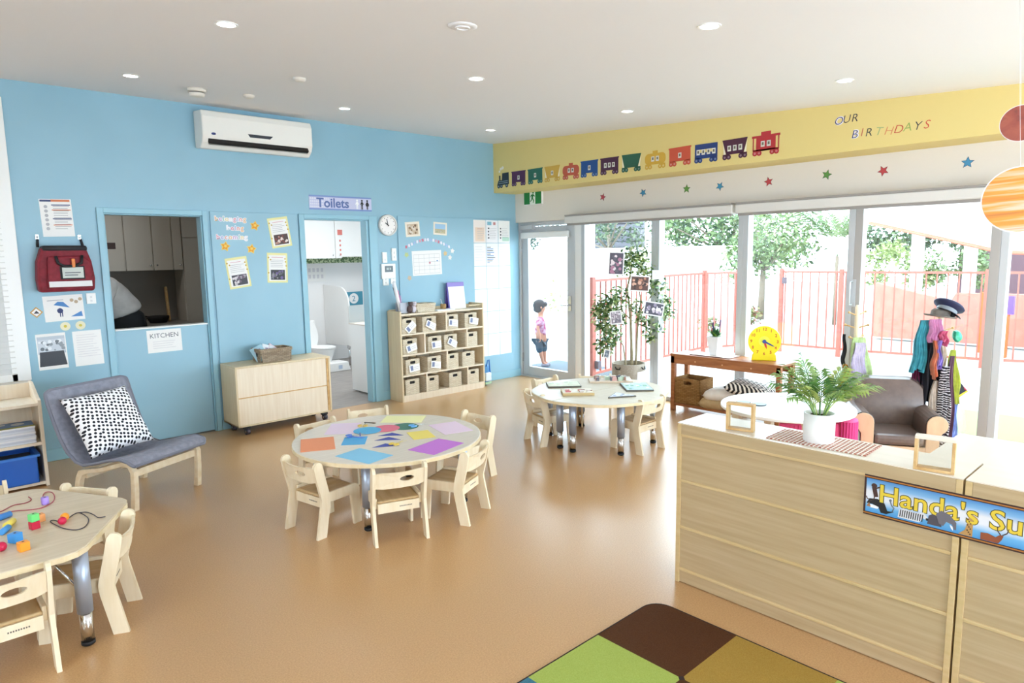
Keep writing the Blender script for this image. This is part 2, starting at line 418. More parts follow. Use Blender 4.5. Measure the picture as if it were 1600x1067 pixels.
b = MB(ceil_m); b.ring([(.04 * math.cos(a * PI / 8), .04 * math.sin(a * PI / 8)) for a in range(16)], [(.03 * math.cos(a * PI / 8), .03 * math.sin(a * PI / 8)) for a in range(16)], -.014, -.007); b.build('grille', t)

# ------------------------------------------------------------ air conditioner
t = thing('air_conditioner', 'white wall mounted split air conditioner high on the blue wall', 'air conditioner', (-3.585, 0, 2.65))
acw = M('ac_white', 'F0EDE6', .25)
prof = [(0, .0), (-.13, -.012), (-.19, .035), (-.215, .09), (-.215, .26), (-.19, .315), (0, .33)]
b = MB(acw); b.prism(prof, -.525, .525, 'x'); b.build('body', t, bev=.012)
b = MB(M('ac_louvre', 'DCD9D3', .35)); b.at((0, -.17, .03), (R(28), 0, 0)); b.box((-.47, -.045, -.004), (.47, .04, .004))
b.at((0, -.188, .055), (R(28), 0, 0)); b.box((-.47, -.03, -.003), (.47, .02, .003)); b.build('louvre', t)
b = MB(dark); b.at((0, -.2, .052), (R(-30), 0, 0)); b.box((-.475, -.012, -.028), (.475, .012, .028)); b.build('outlet_slot', t)
b = MB(M('ac_display', '3B3F47', .2)); b.at((0, -.2155, 0)); b.prism([(-.10, .112), (.09, .112), (.12, .14), (-.12, .14)], -.002, .002, 'y'); b.build('display', t)
b = MB(M('badge_blue', '2F3E78', .3)); b.at((-.43, -.217, .11), (PI / 2, 0, 0)); b.disc(0, 0, .02, -.001, .002, 16, 1, .55); b.build('badge', t)

# ------------------------------------------------------------ papers on the blue wall
rnd = random.Random(3)
def sheet(name, x, z, w, h, label, cat, rz=0, base=paper, y=-.002, group=None):
    b = MB(base); b.rect(-w / 2, -h / 2, w / 2, h / 2, 0, .0012)
    return b
def put(b, name, x, z, label, cat, rz=0, y=-.0002, group=None, rot=BLUE, X=None):
    e = Euler(rot).to_matrix() @ Matrix.Rotation(rz, 3, 'Z')
    o = b.build(name, loc=(x, y, z) if X is None else X, rot=e.to_euler())
    return tag(o, label, cat, group)
def lines(b, x0, x1, ytop, n, dy, m=grey_line, hgt=.004, z=.0012):
    b.use(m)
    for i in range(n): b.rect(x0, ytop - i * dy, x1 - rnd.random() * (x1 - x0) * .3, ytop - i * dy + hgt, z, z + .0006)
def photo(b, x0, y0, x1, y1, cols, n=26, z=.0012):
    b.use(M('ph_' + cols[0], cols[0], .5)); b.rect(x0, y0, x1, y1, z, z + .0005)
    for i in range(n):
        c = cols[1 + i % (len(cols) - 1)]; b.use(M('ph_' + c, c, .5))
        r = min(x1 - x0, y1 - y0) * (.06 + .1 * rnd.random()); cx = x0 + r + rnd.random() * (x1 - x0 - 2 * r); cy = y0 + r + rnd.random() * (y1 - y0 - 2 * r)
        b.disc(cx, cy, r, z + .0005, z + .0007 + i * .00002, 9)
    return b
navy = M('print_navy', '3C4A78', .7); orange_p = M('print_orange', 'D8805A', .7); blue_p = M('print_blue', '4F86C4', .7)
# poster top left
b = sheet('', 0, 0, .22, .30, '', ''); lines(b, -.02, .1, .09, 11, .018, grey_line, .006); b.use(navy); b.rect(-.105, .13, -.03, .145, .0012, .002); b.use(orange_p); b.rect(-.03, .13, .1, .147, .0012, .002)
for zz, m in ((.1, navy), (.06, orange_p), (-.01, navy), (-.06, orange_p)): b.use(m); b.rect(-.03, zz, .1, zz + .007, .0012, .0022)
for i in range(6): b.use(grey_line); b.disc(-.07, .09 - i * .035, .013, .0012, .002, 10)
put(b, 'information_poster', -5.228, 1.995, 'white instruction poster with orange and navy headings above the red bag', 'poster', R(1.5))
# hooks
hk = None
for x, lb in ((-5.377, 'silver wall hook holding the left strap of the red bag'), (-5.086, 'silver wall hook holding the right strap of the red bag')):
    b = MB(chrome); b.box((-.012, -.006, -.02), (.012, 0, .022), .003); b.tube([(0, -.006, -.005), (0, -.03, -.008), (0, -.035, .008)], .004)
    tag(b.build('wall_hook', loc=(x, 0, 1.84)), lb, 'hook', 'silver hooks above the red bag')
# red first aid bag
redf = noisy('red_nylon', '74101F', '861A2B', (3, 3, 3), .6, 8, 3, .3)
t = thing('first_aid_bag', 'red nylon first aid bag hanging from two hooks on the blue wall', 'bag', (-5.222, -.003, 1.40))
b = MB(redf)
pr_ = [(-.19, 0), (.19, 0), (.2, .1), (.185, .24), (.15, .36), (-.15, .36), (-.19, .24), (-.2, .1)]
b.prism(pr_, -.13, -.0, 'y'); b.build('body', t, bev=.02)
b = MB(redf); b.prism([(-.14, .03), (.17, .03), (.175, .24), (.12, .285), (-.12, .285)], -.165, -.13, 'y'); b.build('front_pocket', t, bev=.012)
b = MB(M('bag_black', '201E22', .7)); b.box((-.15, -.135, .325), (.16, -.02, .37), .015); b.tube([(-.16, -.01, .36), (-.155, -.01, .425)], .01); b.tube([(.155, -.01, .36), (.14, -.01, .425)], .01); b.build('top_flap', t)
b = MB(M('bag_black', '201E22', .7)); b.tube([(-.07, -.17, .285), (-.06, -.182, .23), (-.02, -.188, .205), (.05, -.188, .205), (.1, -.182, .23), (.11, -.17, .29)], .011); b.build('handle', t)
b = MB(M('bag_black', '201E22', .7)); b.box((-.05, -.17, .1), (.12, -.166, .205)); b.use(M('id_card', 'B9BDB2', .3)); b.box((-.035, -.173, .11), (.11, -.17, .195)); b.use(dk_line); b.box((-.02, -.1745, .15), (.09, -.173, .156)); b.box((-.02, -.1745, .13), (.07, -.173, .136)); b.build('card_pocket', t)
b = MB(M('reflective', 'D3CFCB', .3)); b.box((-.13, -.17, .04), (.165, -.164, .085)); b.build('reflective_strip', t)
b = MB(M('whistle_orange', 'E07A1E', .4)); b.box((.03, -.2, .195), (.055, -.185, .265), .006); b.build('orange_toggle', t)
# rain poster
b = sheet('', 0, 0, .28, .21, '', ''); b.use(blue_p)
b.prism([(-.07, .03), (.04, .0), (.0, .05), (-.04, .055)], .0012, .002); b.use(navy); b.disc(-.03, -.02, .022, .0012, .002, 8); b.rect(-.035, -.07, -.028, -.03, .0012, .002); b.rect(-.02, -.07, -.013, -.03, .0012, .002)
b.use(blue_p); b.prism([(.04, -.075), (.125, -.08), (.12, -.035)], .0012, .002); b.use(M('coin_tan', 'B9A58A', .6))
for cx, cy in ((.06, .06), (.09, .045), (.12, .065)): b.disc(cx, cy, .014, .0012, .002, 12)
lines(b, -.11, .02, .065, 1, .02, grey_line, .006)
put(b, 'rain_poster', -5.243, 1.262, 'white poster with a figure under a blue umbrella below the red bag', 'poster', R(2))
b = MB(M('badge_gold', 'C99A55', .6)); b.prism([(-.045, 0), (0, -.045), (.045, 0), (0, .045)], 0, .0012); b.use(paper); b.prism([(-.033, 0), (0, -.033), (.033, 0), (0, .033)], .0012, .0018); b.use(dk_line); b.prism([(-.02, -.01), (.02, -.01), (.0, .015)], .0018, .0024)
put(b, 'diamond_badge', -5.434, 1.238, 'small orange edged diamond badge left of the umbrella poster', 'sign')
for x, lb in ((-5.247, 'small round cream sticker, the left of the two under the umbrella poster'), (-5.139, 'small round cream sticker, the right of the two under the umbrella poster')):
    b = MB(M('cream_card', 'E9E4C4', .7)); b.disc(0, 0, .036, 0, .0012); b.use(M('print_yellow', 'CDBE4E', .7)); b.disc(0, 0, .012, .0012, .002, 8)
    put(b, 'round_sticker', x, 1.11, lb, 'sticker', group='round stickers')
b = sheet('', 0, 0, .205, .295, '', ''); b.use(M('ph_snow', 'B9C2CC', .5)); b.rect(-.095, -.02, .095, .125, .0012, .0018)
photo(b, -.095, .0, .095, .1, ('C9D0D8', '8E969E', 'E6EAEE', '6E757C'), 22, .0018)
b.use(M('ph_dark', '3A3E45', .5)); b.prism([(-.095, -.12), (.095, -.12), (.08, 0), (-.085, 0)], .0018, .0024)
put(b, 'photo_page', -5.355, .912, 'page with a grey and white photo of a dark car bonnet on the blue wall', 'photo', R(1))
b = sheet('', 0, 0, .21, .295, '', ''); lines(b, -.08, .09, .11, 10, .02, pale_line, .004)
put(b, 'notice_sheet', -5.098, .915, 'plain white notice sheet with faint text left of the kitchen half door', 'notice', R(1))
def plate(x, z, w, h, label, name='light_switch', n=2, d=.012, group=None):
    t = thing(name, label, 'switch', (x, 0, z), rot=BLUE, group=group)
    b = MB(white_pl); b.box((-w / 2, -h / 2, 0), (w / 2, h / 2, d), .003); b.build('plate', t)
    b = MB(M('rocker', 'D9DADB', .4))
    for i in range(n): b.box((-.007, -h * .3 + i * h * .35, d), (.007, -h * .3 + i * h * .35 + h * .18, d + .003))
    b.build('rocker', t)
    return t
plate(-5.045, 1.33, .07, .09, 'white light switch under the right corner of the red bag')
# kitchen sign
b = sheet('', 0, 0, .29, .205, '', ''); b.use(M('ink_grey', '5F6670', .7)); b.text('KITCHEN', .058, 0, .03, .0013, .0004, 'CENTER')
lines(b, -.1, .1, -.005, 4, .02, pale_line, .004)
put(b, 'kitchen_sign', -4.495, .915, 'white paper sign reading KITCHEN on the blue half door', 'sign', R(.5), y=.018)
# bubble words on the narrow pin board
pal = ['D9708A', 'E4A64C', 'E8D27A', '7C8FC8', 'B488C0', 'F0EEF2', 'E07C6C', '6FB7A2']
def word(s, x, z, size, label):
    t = thing('paper_lettering', label, 'lettering', (x, -.0142, z), rot=BLUE, group='bubble words on the pin board')
    cx = 0
    for i, ch in enumerate(s):
        b = MB(M('let_w', 'F4F0F4', .7)); b.text(ch, size, cx, 0, 0, .0004, off=.006)
        c = pal[(i * 3 + len(s)) % len(pal)]; b.use(M('let_' + c, c, .7)); b.text(ch, size, cx, 0, .0008, .0004)
        b.build('letter', t); cx += size * {'i': .30, 'l': .30, 'm': .92, 'c': .58}.get(ch, .62)
word('belonging', -3.99, 2.0, .062, 'bubble letter word belonging, topmost of the three words')
word('being', -3.885, 1.915, .062, 'bubble letter word being, middle of the three words')
word('becoming', -3.985, 1.83, .062, 'bubble letter word becoming, lowest of the three words')
for x, z, lb in ((-3.614, 1.959, 'orange paper star beside the words belonging and being'), (-3.909, 1.762, 'orange paper star below the left end of becoming'), (-3.66, 1.736, 'orange paper star below the right end of becoming')):
    b = MB(M('star_yellow', 'F0CF6A', .7)); b.prism(star(0, 0, .05, .2, .6), 0, .0012); b.use(M('star_orange', 'E39A33', .7)); b.prism(star(0, 0, .038, .2, .55), .0012, .002); b.use(M('star_yellow', 'F0CF6A', .7)); b.prism(star(.002, .004, .018, .5, .6), .002, .0025)
    put(b, 'paper_star', x, z, lb, 'star', y=-.0142, group='orange stars')
def card(x, z, rz, cols, label):
    b = MB(M('card_yellow', 'E9E3A4', .7)); b.rect(-.105, -.148, .105, .148, 0, .0012); b.use(paper); b.rect(-.088, -.13, .088, .125, .0012, .0017)
    lines(b, -.06, .06, .1, 1, .02, M('print_pink', 'D9A0AE', .7), .005, .0017); lines(b, -.07, .075, .075, 5, .017, grey_line, .004, .0017)
    photo(b, -.07, -.12, .075, -.02, cols, 22, .0018)
    b.use(M('print_gold', 'C9A94E', .7))
    for cx, cy in ((-.09, .1), (-.07, .08), (.08, .09), (.085, .06), (.09, .02), (-.092, -.05)): b.disc(cx, cy, .008, .0018, .0023, 8)
    put(b, 'photo_card', x, z, label, 'card', rz, y=-.0142, group='yellow edged cards')
card(-3.365, 1.9, R(8), ('4A3230', 'B98878', 'E8DAD2', '7A3A34'), 'tilted yellow edged card with a reddish photo beside the toilet doorway, the topmost card')
card(-3.803, 1.511, R(7), ('3E3C46', 'A8A2AA', 'D6CFD2', '6B5A6A'), 'tilted yellow edged card with a grey photo below the orange stars, the left card')
card(-3.41, 1.548, R(-2), ('2E2E36', '5E5C66', '8C8A90', '6F5C8E'), 'upright yellow edged card with a dark photo and purple figure, the lower right card')
# toilets sign
b = MB(M('sign_lilac', 'C9CBE6', .6)); b.rect(-.368, -.075, .368, .075, 0, .003); b.use(M('sign_blue', '7E94C8', .6)); b.rect(-.368, .058, .368, .075, .003, .0036); b.rect(-.368, -.075, .368, -.058, .003, .0036)
b.use(M('sign_pale', 'E2E2EE', .6))
for i in range(10):
    for j in range(4): b.prism([(-.36 + i * .022, -.045 + j * .028), (-.349 + i * .022, -.052 + j * .028), (-.338 + i * .022, -.045 + j * .028), (-.349 + i * .022, -.033 + j * .028)], .003, .0034)
b.use(M('sign_ink', '5B6FA6', .6)); b.text('Toilets', .135, -.285, -.045, .0038, .0006, off=.003)
b.use(M('figure_black', '1C1C22', .6))
for fx, k in ((.19, 0), (.25, 1), (.315, 2)):
    if k == 0:
        b.use(M('figure_white', 'F6F6F8', .6))
    else: b.use(M('figure_black', '1C1C22', .6))
    b.disc(fx, .038, .011, .0036, .0045, 12)
    b.prism([(fx - .008, .025), (fx + .008, .025), (fx + (.02 if k == 2 else .01), -.02), (fx - (.02 if k == 2 else .01), -.02)], .0036, .0045)
    b.rect(fx - .009, -.055, fx - .002, -.018, .0036, .0045); b.rect(fx + .002, -.055, fx + .009, -.018, .0036, .0045)
    b.prism([(fx - .008, .024), (fx - .024, -.005), (fx - .019, -.008), (fx - .004, .012)], .0036, .0044); b.prism([(fx + .008, .024), (fx + .024, -.005), (fx + .019, -.008), (fx + .004, .012)], .0036, .0044)
put(b, 'toilets_sign', -2.66, 2.213, 'lilac and blue sign reading Toilets with black figures above the doorway', 'sign')
# round wall clock
t = thing('wall_clock', 'round white wall clock right of the toilet doorway', 'clock', (-2.1, 0, 1.993), rot=BLUE)
b = MB(M('clock_rim', 'D8D4D0', .35)); b.ring([(.118 * math.cos(a * PI / 20), .118 * math.sin(a * PI / 20)) for a in range(40)], [(.1 * math.cos(a * PI / 20), .1 * math.sin(a * PI / 20)) for a in range(40)], 0, .035); b.build('rim', t, bev=.004)
b = MB(M('clock_face', 'F4EFEC', .5)); b.disc(0, 0, .104, 0, .02, 40); b.use(dk_line)
for i in range(12): b.at((.085 * math.sin(i * PI / 6), .085 * math.cos(i * PI / 6), .02)); b.box((-.004, -.004, 0), (.004, .004, .001))
b.at(); b.build('dial', t)
b = MB(black); b.at((0, 0, .022), (0, 0, R(12))); b.box((-.004, -.012, 0), (.004, .07, .002)); b.at((0, 0, .025), (0, 0, R(55))); b.box((-.005, -.012, 0), (.005, .045, .002)); b.build('hands', t)
# controls beside the clock
plate(-2.155, 1.632, .06, .12, 'white wall control box below the clock, the left of the upper pair', 'control_box', 1, .02, 'wall controls')
plate(-2.03, 1.665, .06, .14, 'white wall control box below the clock, the right of the upper pair', 'control_box', 2, .02, 'wall controls')
t = thing('thermostat', 'white thermostat with a dark display between doorway and pin board', 'thermostat', (-2.115, 0, 1.478), rot=BLUE)
b = MB(white_pl); b.box((-.092, -.085, 0), (.092, .085, .025), .004); b.build('body', t)
b = MB(M('lcd', '3A4246', .2)); b.box((-.05, -.01, .025), (.055, .06, .027)); b.use(M('lcd_text', 'A8B4B0', .4)); b.box((-.03, .015, .027), (.0, .04, .0275)); b.box((.01, .015, .027), (.03, .04, .0275)); b.build('display', t)
plate(-2.15, 1.372, .075, .11, 'white switch below the thermostat, left of the pair', 'light_switch', 2, .014, 'wall controls')
plate(-2.05, 1.38, .065, .1, 'white switch below the thermostat, right of the pair', 'light_switch', 2, .014, 'wall controls')
# things on the wide board
b = MB(M('photo_cream', 'EEE4D4', .6)); b.rect(-.1, -.085, .1, .085, 0, .002); photo(b, -.075, -.06, .075, .06, ('C9B49A', '8E7458', 'D9CDBE', '6A523E'), 14, .002)
put(b, 'photo_print', -1.765, 1.953, 'cream bordered photo with brown shapes near the clock on the wide pin board', 'photo', R(4), y=-.0142)
b = MB(M('photo_cream', 'EEE4D4', .6)); b.rect(-.1, -.075, .1, .075, 0, .002); b.use(M('ph_sky', '9CC0DC', .5)); b.rect(-.078, -.005, .078, .055, .002, .0026); photo(b, -.078, -.055, .078, -.005, ('B9B090', '8CA488', 'D6CCB0', 'A8A4A0'), 12, .002)
put(b, 'photo_print', -1.367, 1.965, 'cream bordered photo with blue sky on the wide pin board', 'photo', R(-3), y=-.0142)
t = thing('letter_garland', 'arc of small pale and coloured cut out letters above the calendar sheet', 'lettering', (-1.58, -.0142, 1.72), rot=BLUE)
for i in range(17):
    a = i / 16; x = -.28 + a * .62; y = .03 + .07 * math.sin(PI * a) * 1.2
    c = ['D07A8C', 'E8E4EE', 'E8E4EE', '9FB7D8', 'E8E4EE', 'D8A6B8'][i % 6]
    b = MB(M('let_' + c, c, .7)); b.at((x, y, 0), (0, 0, rnd.uniform(-.4, .4))); b.prism(rrect(-.013, -.017, .013, .017, .006, 2), 0, .0012); b.build('letter', t)
b = MB(paper); b.rect(-.21, -.145, .215, .145, 0, .0015); b.use(grey_line)
for i in range(6): b.rect(-.19, .1 - i * .045, .19, .103 - i * .045, .0015, .002)
for i in range(6): b.rect(-.19 + i * .075, -.12, -.188 + i * .075, .1, .0015, .002)
b.use(M('print_rose', 'C98A9A', .7)); b.disc(.04, -.0, .014, .002, .003, 8); b.use(blue_p); b.disc(.15, .02, .01, .002, .003, 8)
put(b, 'calendar_sheet', -1.575, 1.562, 'wide white ruled calendar sheet in the middle of the wide pin board', 'calendar', R(1.5), y=-.0142)
for x, z, c, lb in ((-1.86, 1.66, 'B8C88A', 'green leaf cut out left of the calendar sheet'), (-1.3, 1.67, 'D8BC8A', 'tan cut out at the top right of the calendar sheet'), (-1.83, 1.39, 'C8B49A', 'tan cut out at the lower left of the calendar sheet'), (-1.19, 1.7, 'ECE8E4', 'white bird cut out right of the calendar sheet'), (-1.23, 1.62, 'E4E0DC', 'small white cut out below the bird')):
    b = MB(M('cut_' + c, c, .7)); b.prism(star(0, 0, .034, x * 3, .62), 0, .0012); put(b, 'paper_cutout', x, z, lb, 'decoration', y=-.0142, group='cut outs round the calendar')
# grid of documents
tints = [['F0E6E0', 'EFEFF2', 'F2F2F0'], ['F4F4F4', 'F1F3F6', 'F4F4F4'], ['F6F6F6', 'F5F5F6', 'F4F2F3'], ['F5F5F5', 'F2F2F5', 'F4F0F4'], ['F6F6F6', 'F4F4F6', 'F3F3F6'], ['F0F2F8', 'EDEFF6', 'E8ECF4']]
rown = ['top', 'second', 'third', 'fourth', 'fifth', 'lowest']; coln = ['left', 'middle', 'right']
for r_ in range(6):
    for c_ in range(3):
        x = -.748 + c_ * .208; z = 1.94 - r_ * .292
        t_ = tints[r_][c_]
        b = MB(M('doc_' + t_, t_, .8)); b.rect(-.1, -.143, .1, .143, 0, .0012)
        if r_ == 0:
            if c_ == 0: b.use(M('doc_peach', 'E9D2BE', .8)); b.rect(-.075, -.12, .075, .05, .0012, .0017); b.use(orange_p); b.rect(-.04, .03, .04, .034, .0017, .0022)
            if c_ == 1: b.use(M('doc_teal', '7FB4C8', .8)); b.rect(-.08, .08, -.01, .125, .0012, .002); b.use(M('doc_red', 'C88A8A', .8)); b.rect(.02, .085, .06, .12, .0012, .002)
            if c_ == 2: b.use(M('doc_mint', 'B8DCCB', .8)); b.rect(-.03, -.12, .09, -.07, .0012, .002)
            b.use(dk_line)
            if c_:
                for i in range(4): b.rect(-.07, .03 - i * .04, -.055 + rnd.random() * .01, .05 - i * .04, .0012, .002)
            lines(b, -.04, .08, .04, 7, .022, grey_line)
        elif r_ == 1 and c_ == 1:
            for i in range(10): b.use(blue_p if i % 2 else dk_line); b.rect(-.09, .09 - i * .022, -.06 + rnd.random() * .11, .098 - i * .022, .0012, .002)
        else: lines(b, -.08, .08, .1, 6, .034, pale_line)
        put(b, 'document_sheet', x, z, 'white document sheet right of the cubby shelf, %s row, %s column' % (rown[r_], coln[c_]), 'notice', R(rnd.uniform(-.6, .6)), y=-.0142, group='documents pinned in a grid')

# ------------------------------------------------------------ bulkhead: train, lettering, stars
def wheels(b, xs, y, r, m, m2):
    for x in xs: b.use(m); b.disc(x, y, r, .0012, .0028, 14); b.use(m2); b.disc(x, y, r * .45, .0028, .0034, 10)
def window_bits(b, w, n=2):
    for i in range(n):
        x = (i - (n - 1) / 2) * .055
        b.use(M('win_pale', 'D8D6CC', .6)); b.rect(x - .018, -.02, x + .018, .03, .002, .003); b.use(M('win_fig', '6E6A5A', .6)); b.rect(x - .009, -.005, x + .009, .02, .003, .0036)
cars = [('locomotive', '26323C', 0), ('square', '4E2A50', 1), ('square', '2A6656', 1), ('hopper', 'CCA446', 1), ('tank', 'BE5A42', 2), ('square', '24508E', 1), ('square', '4A2540', 3), ('hopper', '285A46', 0), ('tank', 'CFA53C', 2), ('square', 'C65238', 1), ('open', '233C78', 4), ('hopper', '4A2038', 3), ('caboose', 'B22E34', 2)]
cn = ['black locomotive at the head of the paper train', 'purple square wagon just behind the locomotive', 'green square wagon, third piece of the paper train', 'gold wagon near the locomotive end, fourth piece of the train', 'red tank wagon with rounded top, fifth piece of the train', 'blue square wagon left of a purple one, sixth piece of the train', 'purple wagon with three windows, seventh piece of the train', 'green hopper wagon with sloping sides, middle of the train', 'gold tank wagon between the green hopper and orange red wagon', 'orange red square wagon to the right of the gold tank wagon', 'dark blue open sided wagon, third from the right end', 'dark purple wagon with white cut corners, second from the right end', 'red caboose with roof hatch at the right end of the paper train']
ys = [-.177, -.464, -.754, -1.035, -1.327, -1.602, -1.885, -2.174, -2.473, -2.762, -3.05, -3.346, -3.643]
for (kd, cc, nw), lb, y in zip(cars, cn, ys):
    m = M('train_' + cc, cc, .6); wm = M('train_edge', 'E8E2CC', .7)
    b = MB(m); w = .125
    if kd == 'locomotive':
        b.prism([(-.11, -.06), (-.085, -.0), (-.02, 0), (-.01, .085), (.11, .085), (.11, -.06)], 0, .002); b.rect(-.07, 0, -.045, .06, 0, .002)
        b.use(M('loco_grey', '8A9AA4', .6)); b.rect(-.08, -.02, .09, -.012, .002, .003); b.rect(-.08, -.042, .09, -.034, .002, .003)
        wheels(b, (-.08, -.03, .07), -.072, .025, m, M('loco_grey', '8A9AA4', .6))
        b.use(M('steam', 'EFE8DC', .7))
        for dx, dy, r_ in ((-.06, .11, .015), (-.035, .14, .018), (0, .15, .02)): b.disc(dx, dy, r_, 0, .0015, 12)
    else:
        if kd == 'hopper': b.prism([(-.125, .085), (-.085, -.05), (.085, -.05), (.125, .085)], 0, .002); b.use(wm); b.prism([(-.12, .06), (-.09, -.05), (-.11, -.05)], 0, .0015); b.prism([(.12, .06), (.11, -.05), (.09, -.05)], 0, .0015); b.use(m)
        elif kd == 'tank': b.prism(rrect(-.125, -.05, .125, .06, .045, 5), 0, .002); b.rect(-.03, .06, .03, .085, 0, .002)
        elif kd == 'caboose': b.rect(-.09, -.055, .09, .065, 0, .002); b.rect(-.13, .06, .13, .08, 0, .0022); b.rect(-.045, .08, .045, .11, 0, .002); b.rect(-.12, -.055, .12, -.04, 0, .002); b.rect(-.122, -.05, -.112, .065, 0, .002); b.rect(.112, -.05, .122, .065, 0, .002)
        elif kd == 'open': b.rect(-.12, .03, .12, .08, 0, .002); b.rect(-.12, -.055, .12, 0, 0, .002); b.rect(-.12, 0, -.1, .03, 0, .002); b.rect(.1, 0, .12, .03, 0, .002)
        else: b.rect(-.12, -.05, .12, .075, 0, .002); b.rect(-.128, .07, .128, .084, 0, .0022)
        b.rect(-.12, -.065, -.05, -.045, 0, .002); b.rect(.05, -.065, .12, -.045, 0, .002)
        wheels(b, (-.1, -.06, .06, .1), -.072, .023, m, M('hub_' + cc, tuple(min(255, int(int(cc[i:i + 2], 16) * .6 + 90)) for i in (0, 2, 4)), .6))
        if nw: window_bits(b, w, nw)
    z = 2.577
    put(b, 'train_wagon' if kd != 'locomotive' else 'train_engine', 0, 0, lb, 'train cutout', R(rnd.uniform(-1, 1)), rot=RIGHT, X=(-.4822, y, z), group='paper train on the yellow bulkhead')
def hand_word(s, y, z, size, cols, label, slope=0, X=-.4822):
    t = thing('birthday_lettering', label, 'lettering', (X, y, z), rot=RIGHT, group='birthday lettering')
    cx = 0
    for ch, c in zip(s, cols):
        b = MB(M('hand_' + c, c, .7)); b.at((cx, rnd.uniform(-.006, .006) + slope * cx, 0), (0, 0, rnd.uniform(-.12, .05)))
        b.text(ch, size, 0, 0, 0, .001, off=-.001, shear=.2)
        if ch in 'OB':
            b.use(M('hand_white', 'E8E6F2', .7)); b.text(ch, size, .004, 0, -.0006, .0006, off=.004, shear=.2)
        b.at(); b.build('letter', t); cx += size * (.40 if ch == 'I' else .76)
hand_word('OUR', -4.222, 2.655, .088, ['3A3A6A', '23253A', '2A2C40'], 'dark hand cut letters spelling OUR on the yellow bulkhead')
hand_word('BIRTHDAYS', -4.362, 2.53, .09, ['232A6A', 'C0604E', '2E3A40', '9CB07A', 'D88A62', 'C03A34', '8FA858', '3A3A44', 'C8483A'], 'mixed colour letters spelling BIRTHDAYS on the yellow bulkhead')
sn = ['small red star nearest the exit sign', 'blue star second from the exit sign', 'green star third from the exit sign', 'blue star fourth from the exit sign', 'red star below the purple train wagon', 'green star below the word OUR', 'red star below the word BIRTHDAYS', 'larger blue star nearest the hanging planets']
for (y, z), c, lb, k in zip(((-1.486, 2.289), (-2.055, 2.296), (-2.605, 2.293), (-2.987, 2.287), (-3.494, 2.287), (-4.03, 2.30), (-4.491, 2.288), (-5.091, 2.291)), ('C0505C', '3E8DB4', '6A9E4A', '3E8DB4', 'C0464C', '5F9448', 'C0464C', '4A94C0'), sn, range(8)):
    b = MB(M('star_edge_' + c, tuple(int(int(c[i:i + 2], 16) * .6) for i in (0, 2, 4)), .7)); b.prism(star(0, 0, .047, .3 + k * .5, .45), 0, .0015); b.use(M('star_fill_' + c, c, .7)); b.prism(star(0, 0, .039, .3 + k * .5, .45), .0015, .0025)
    put(b, 'wall_star', 0, 0, lb + ', on the white wall above the windows', 'star', rot=RIGHT, X=(-.1082, y, z), group='stars above the windows')
# exit sign
t = thing('exit_sign', 'green exit sign with white running figure above the glass door', 'exit sign', (-.1082, -.357, 2.37), rot=RIGHT)
b = MB(white_pl); b.box((-.16, -.095, 0), (.16, .095, .03)); b.build('housing', t)
b = MB(M('exit_green', '1E7F3C', .4)); b.box((-.155, -.088, .03), (.155, .088, .032)); b.use(M('exit_white', 'F2F8F2', .4)); b.box((-.05, -.088, .032), (.05, .088, .0325))
b.use(M('exit_green', '1E7F3C', .4)); b.disc(.012, .055, .015, .0325, .034, 12); b.prism([(-.012, .035), (.018, .035), (.01, -.015), (-.016, -.01)], .0325, .034)
b.prism([(-.014, -.01), (.01, -.015), (.028, -.045), (.018, -.075), (.008, -.072), (.014, -.048)], .0325, .034); b.prism([(-.016, -.008), (.0, -.012), (-.015, -.045), (-.04, -.06), (-.042, -.05), (-.026, -.038)], .0325, .034)
b.prism([(.016, .034), (.045, .01), (.04, .002), (.012, .018)], .0325, .034); b.prism([(-.01, .034), (-.036, .016), (-.032, -.008), (-.024, .01), (-.008, .02)], .0325, .034)
b.build('sign_face', t)
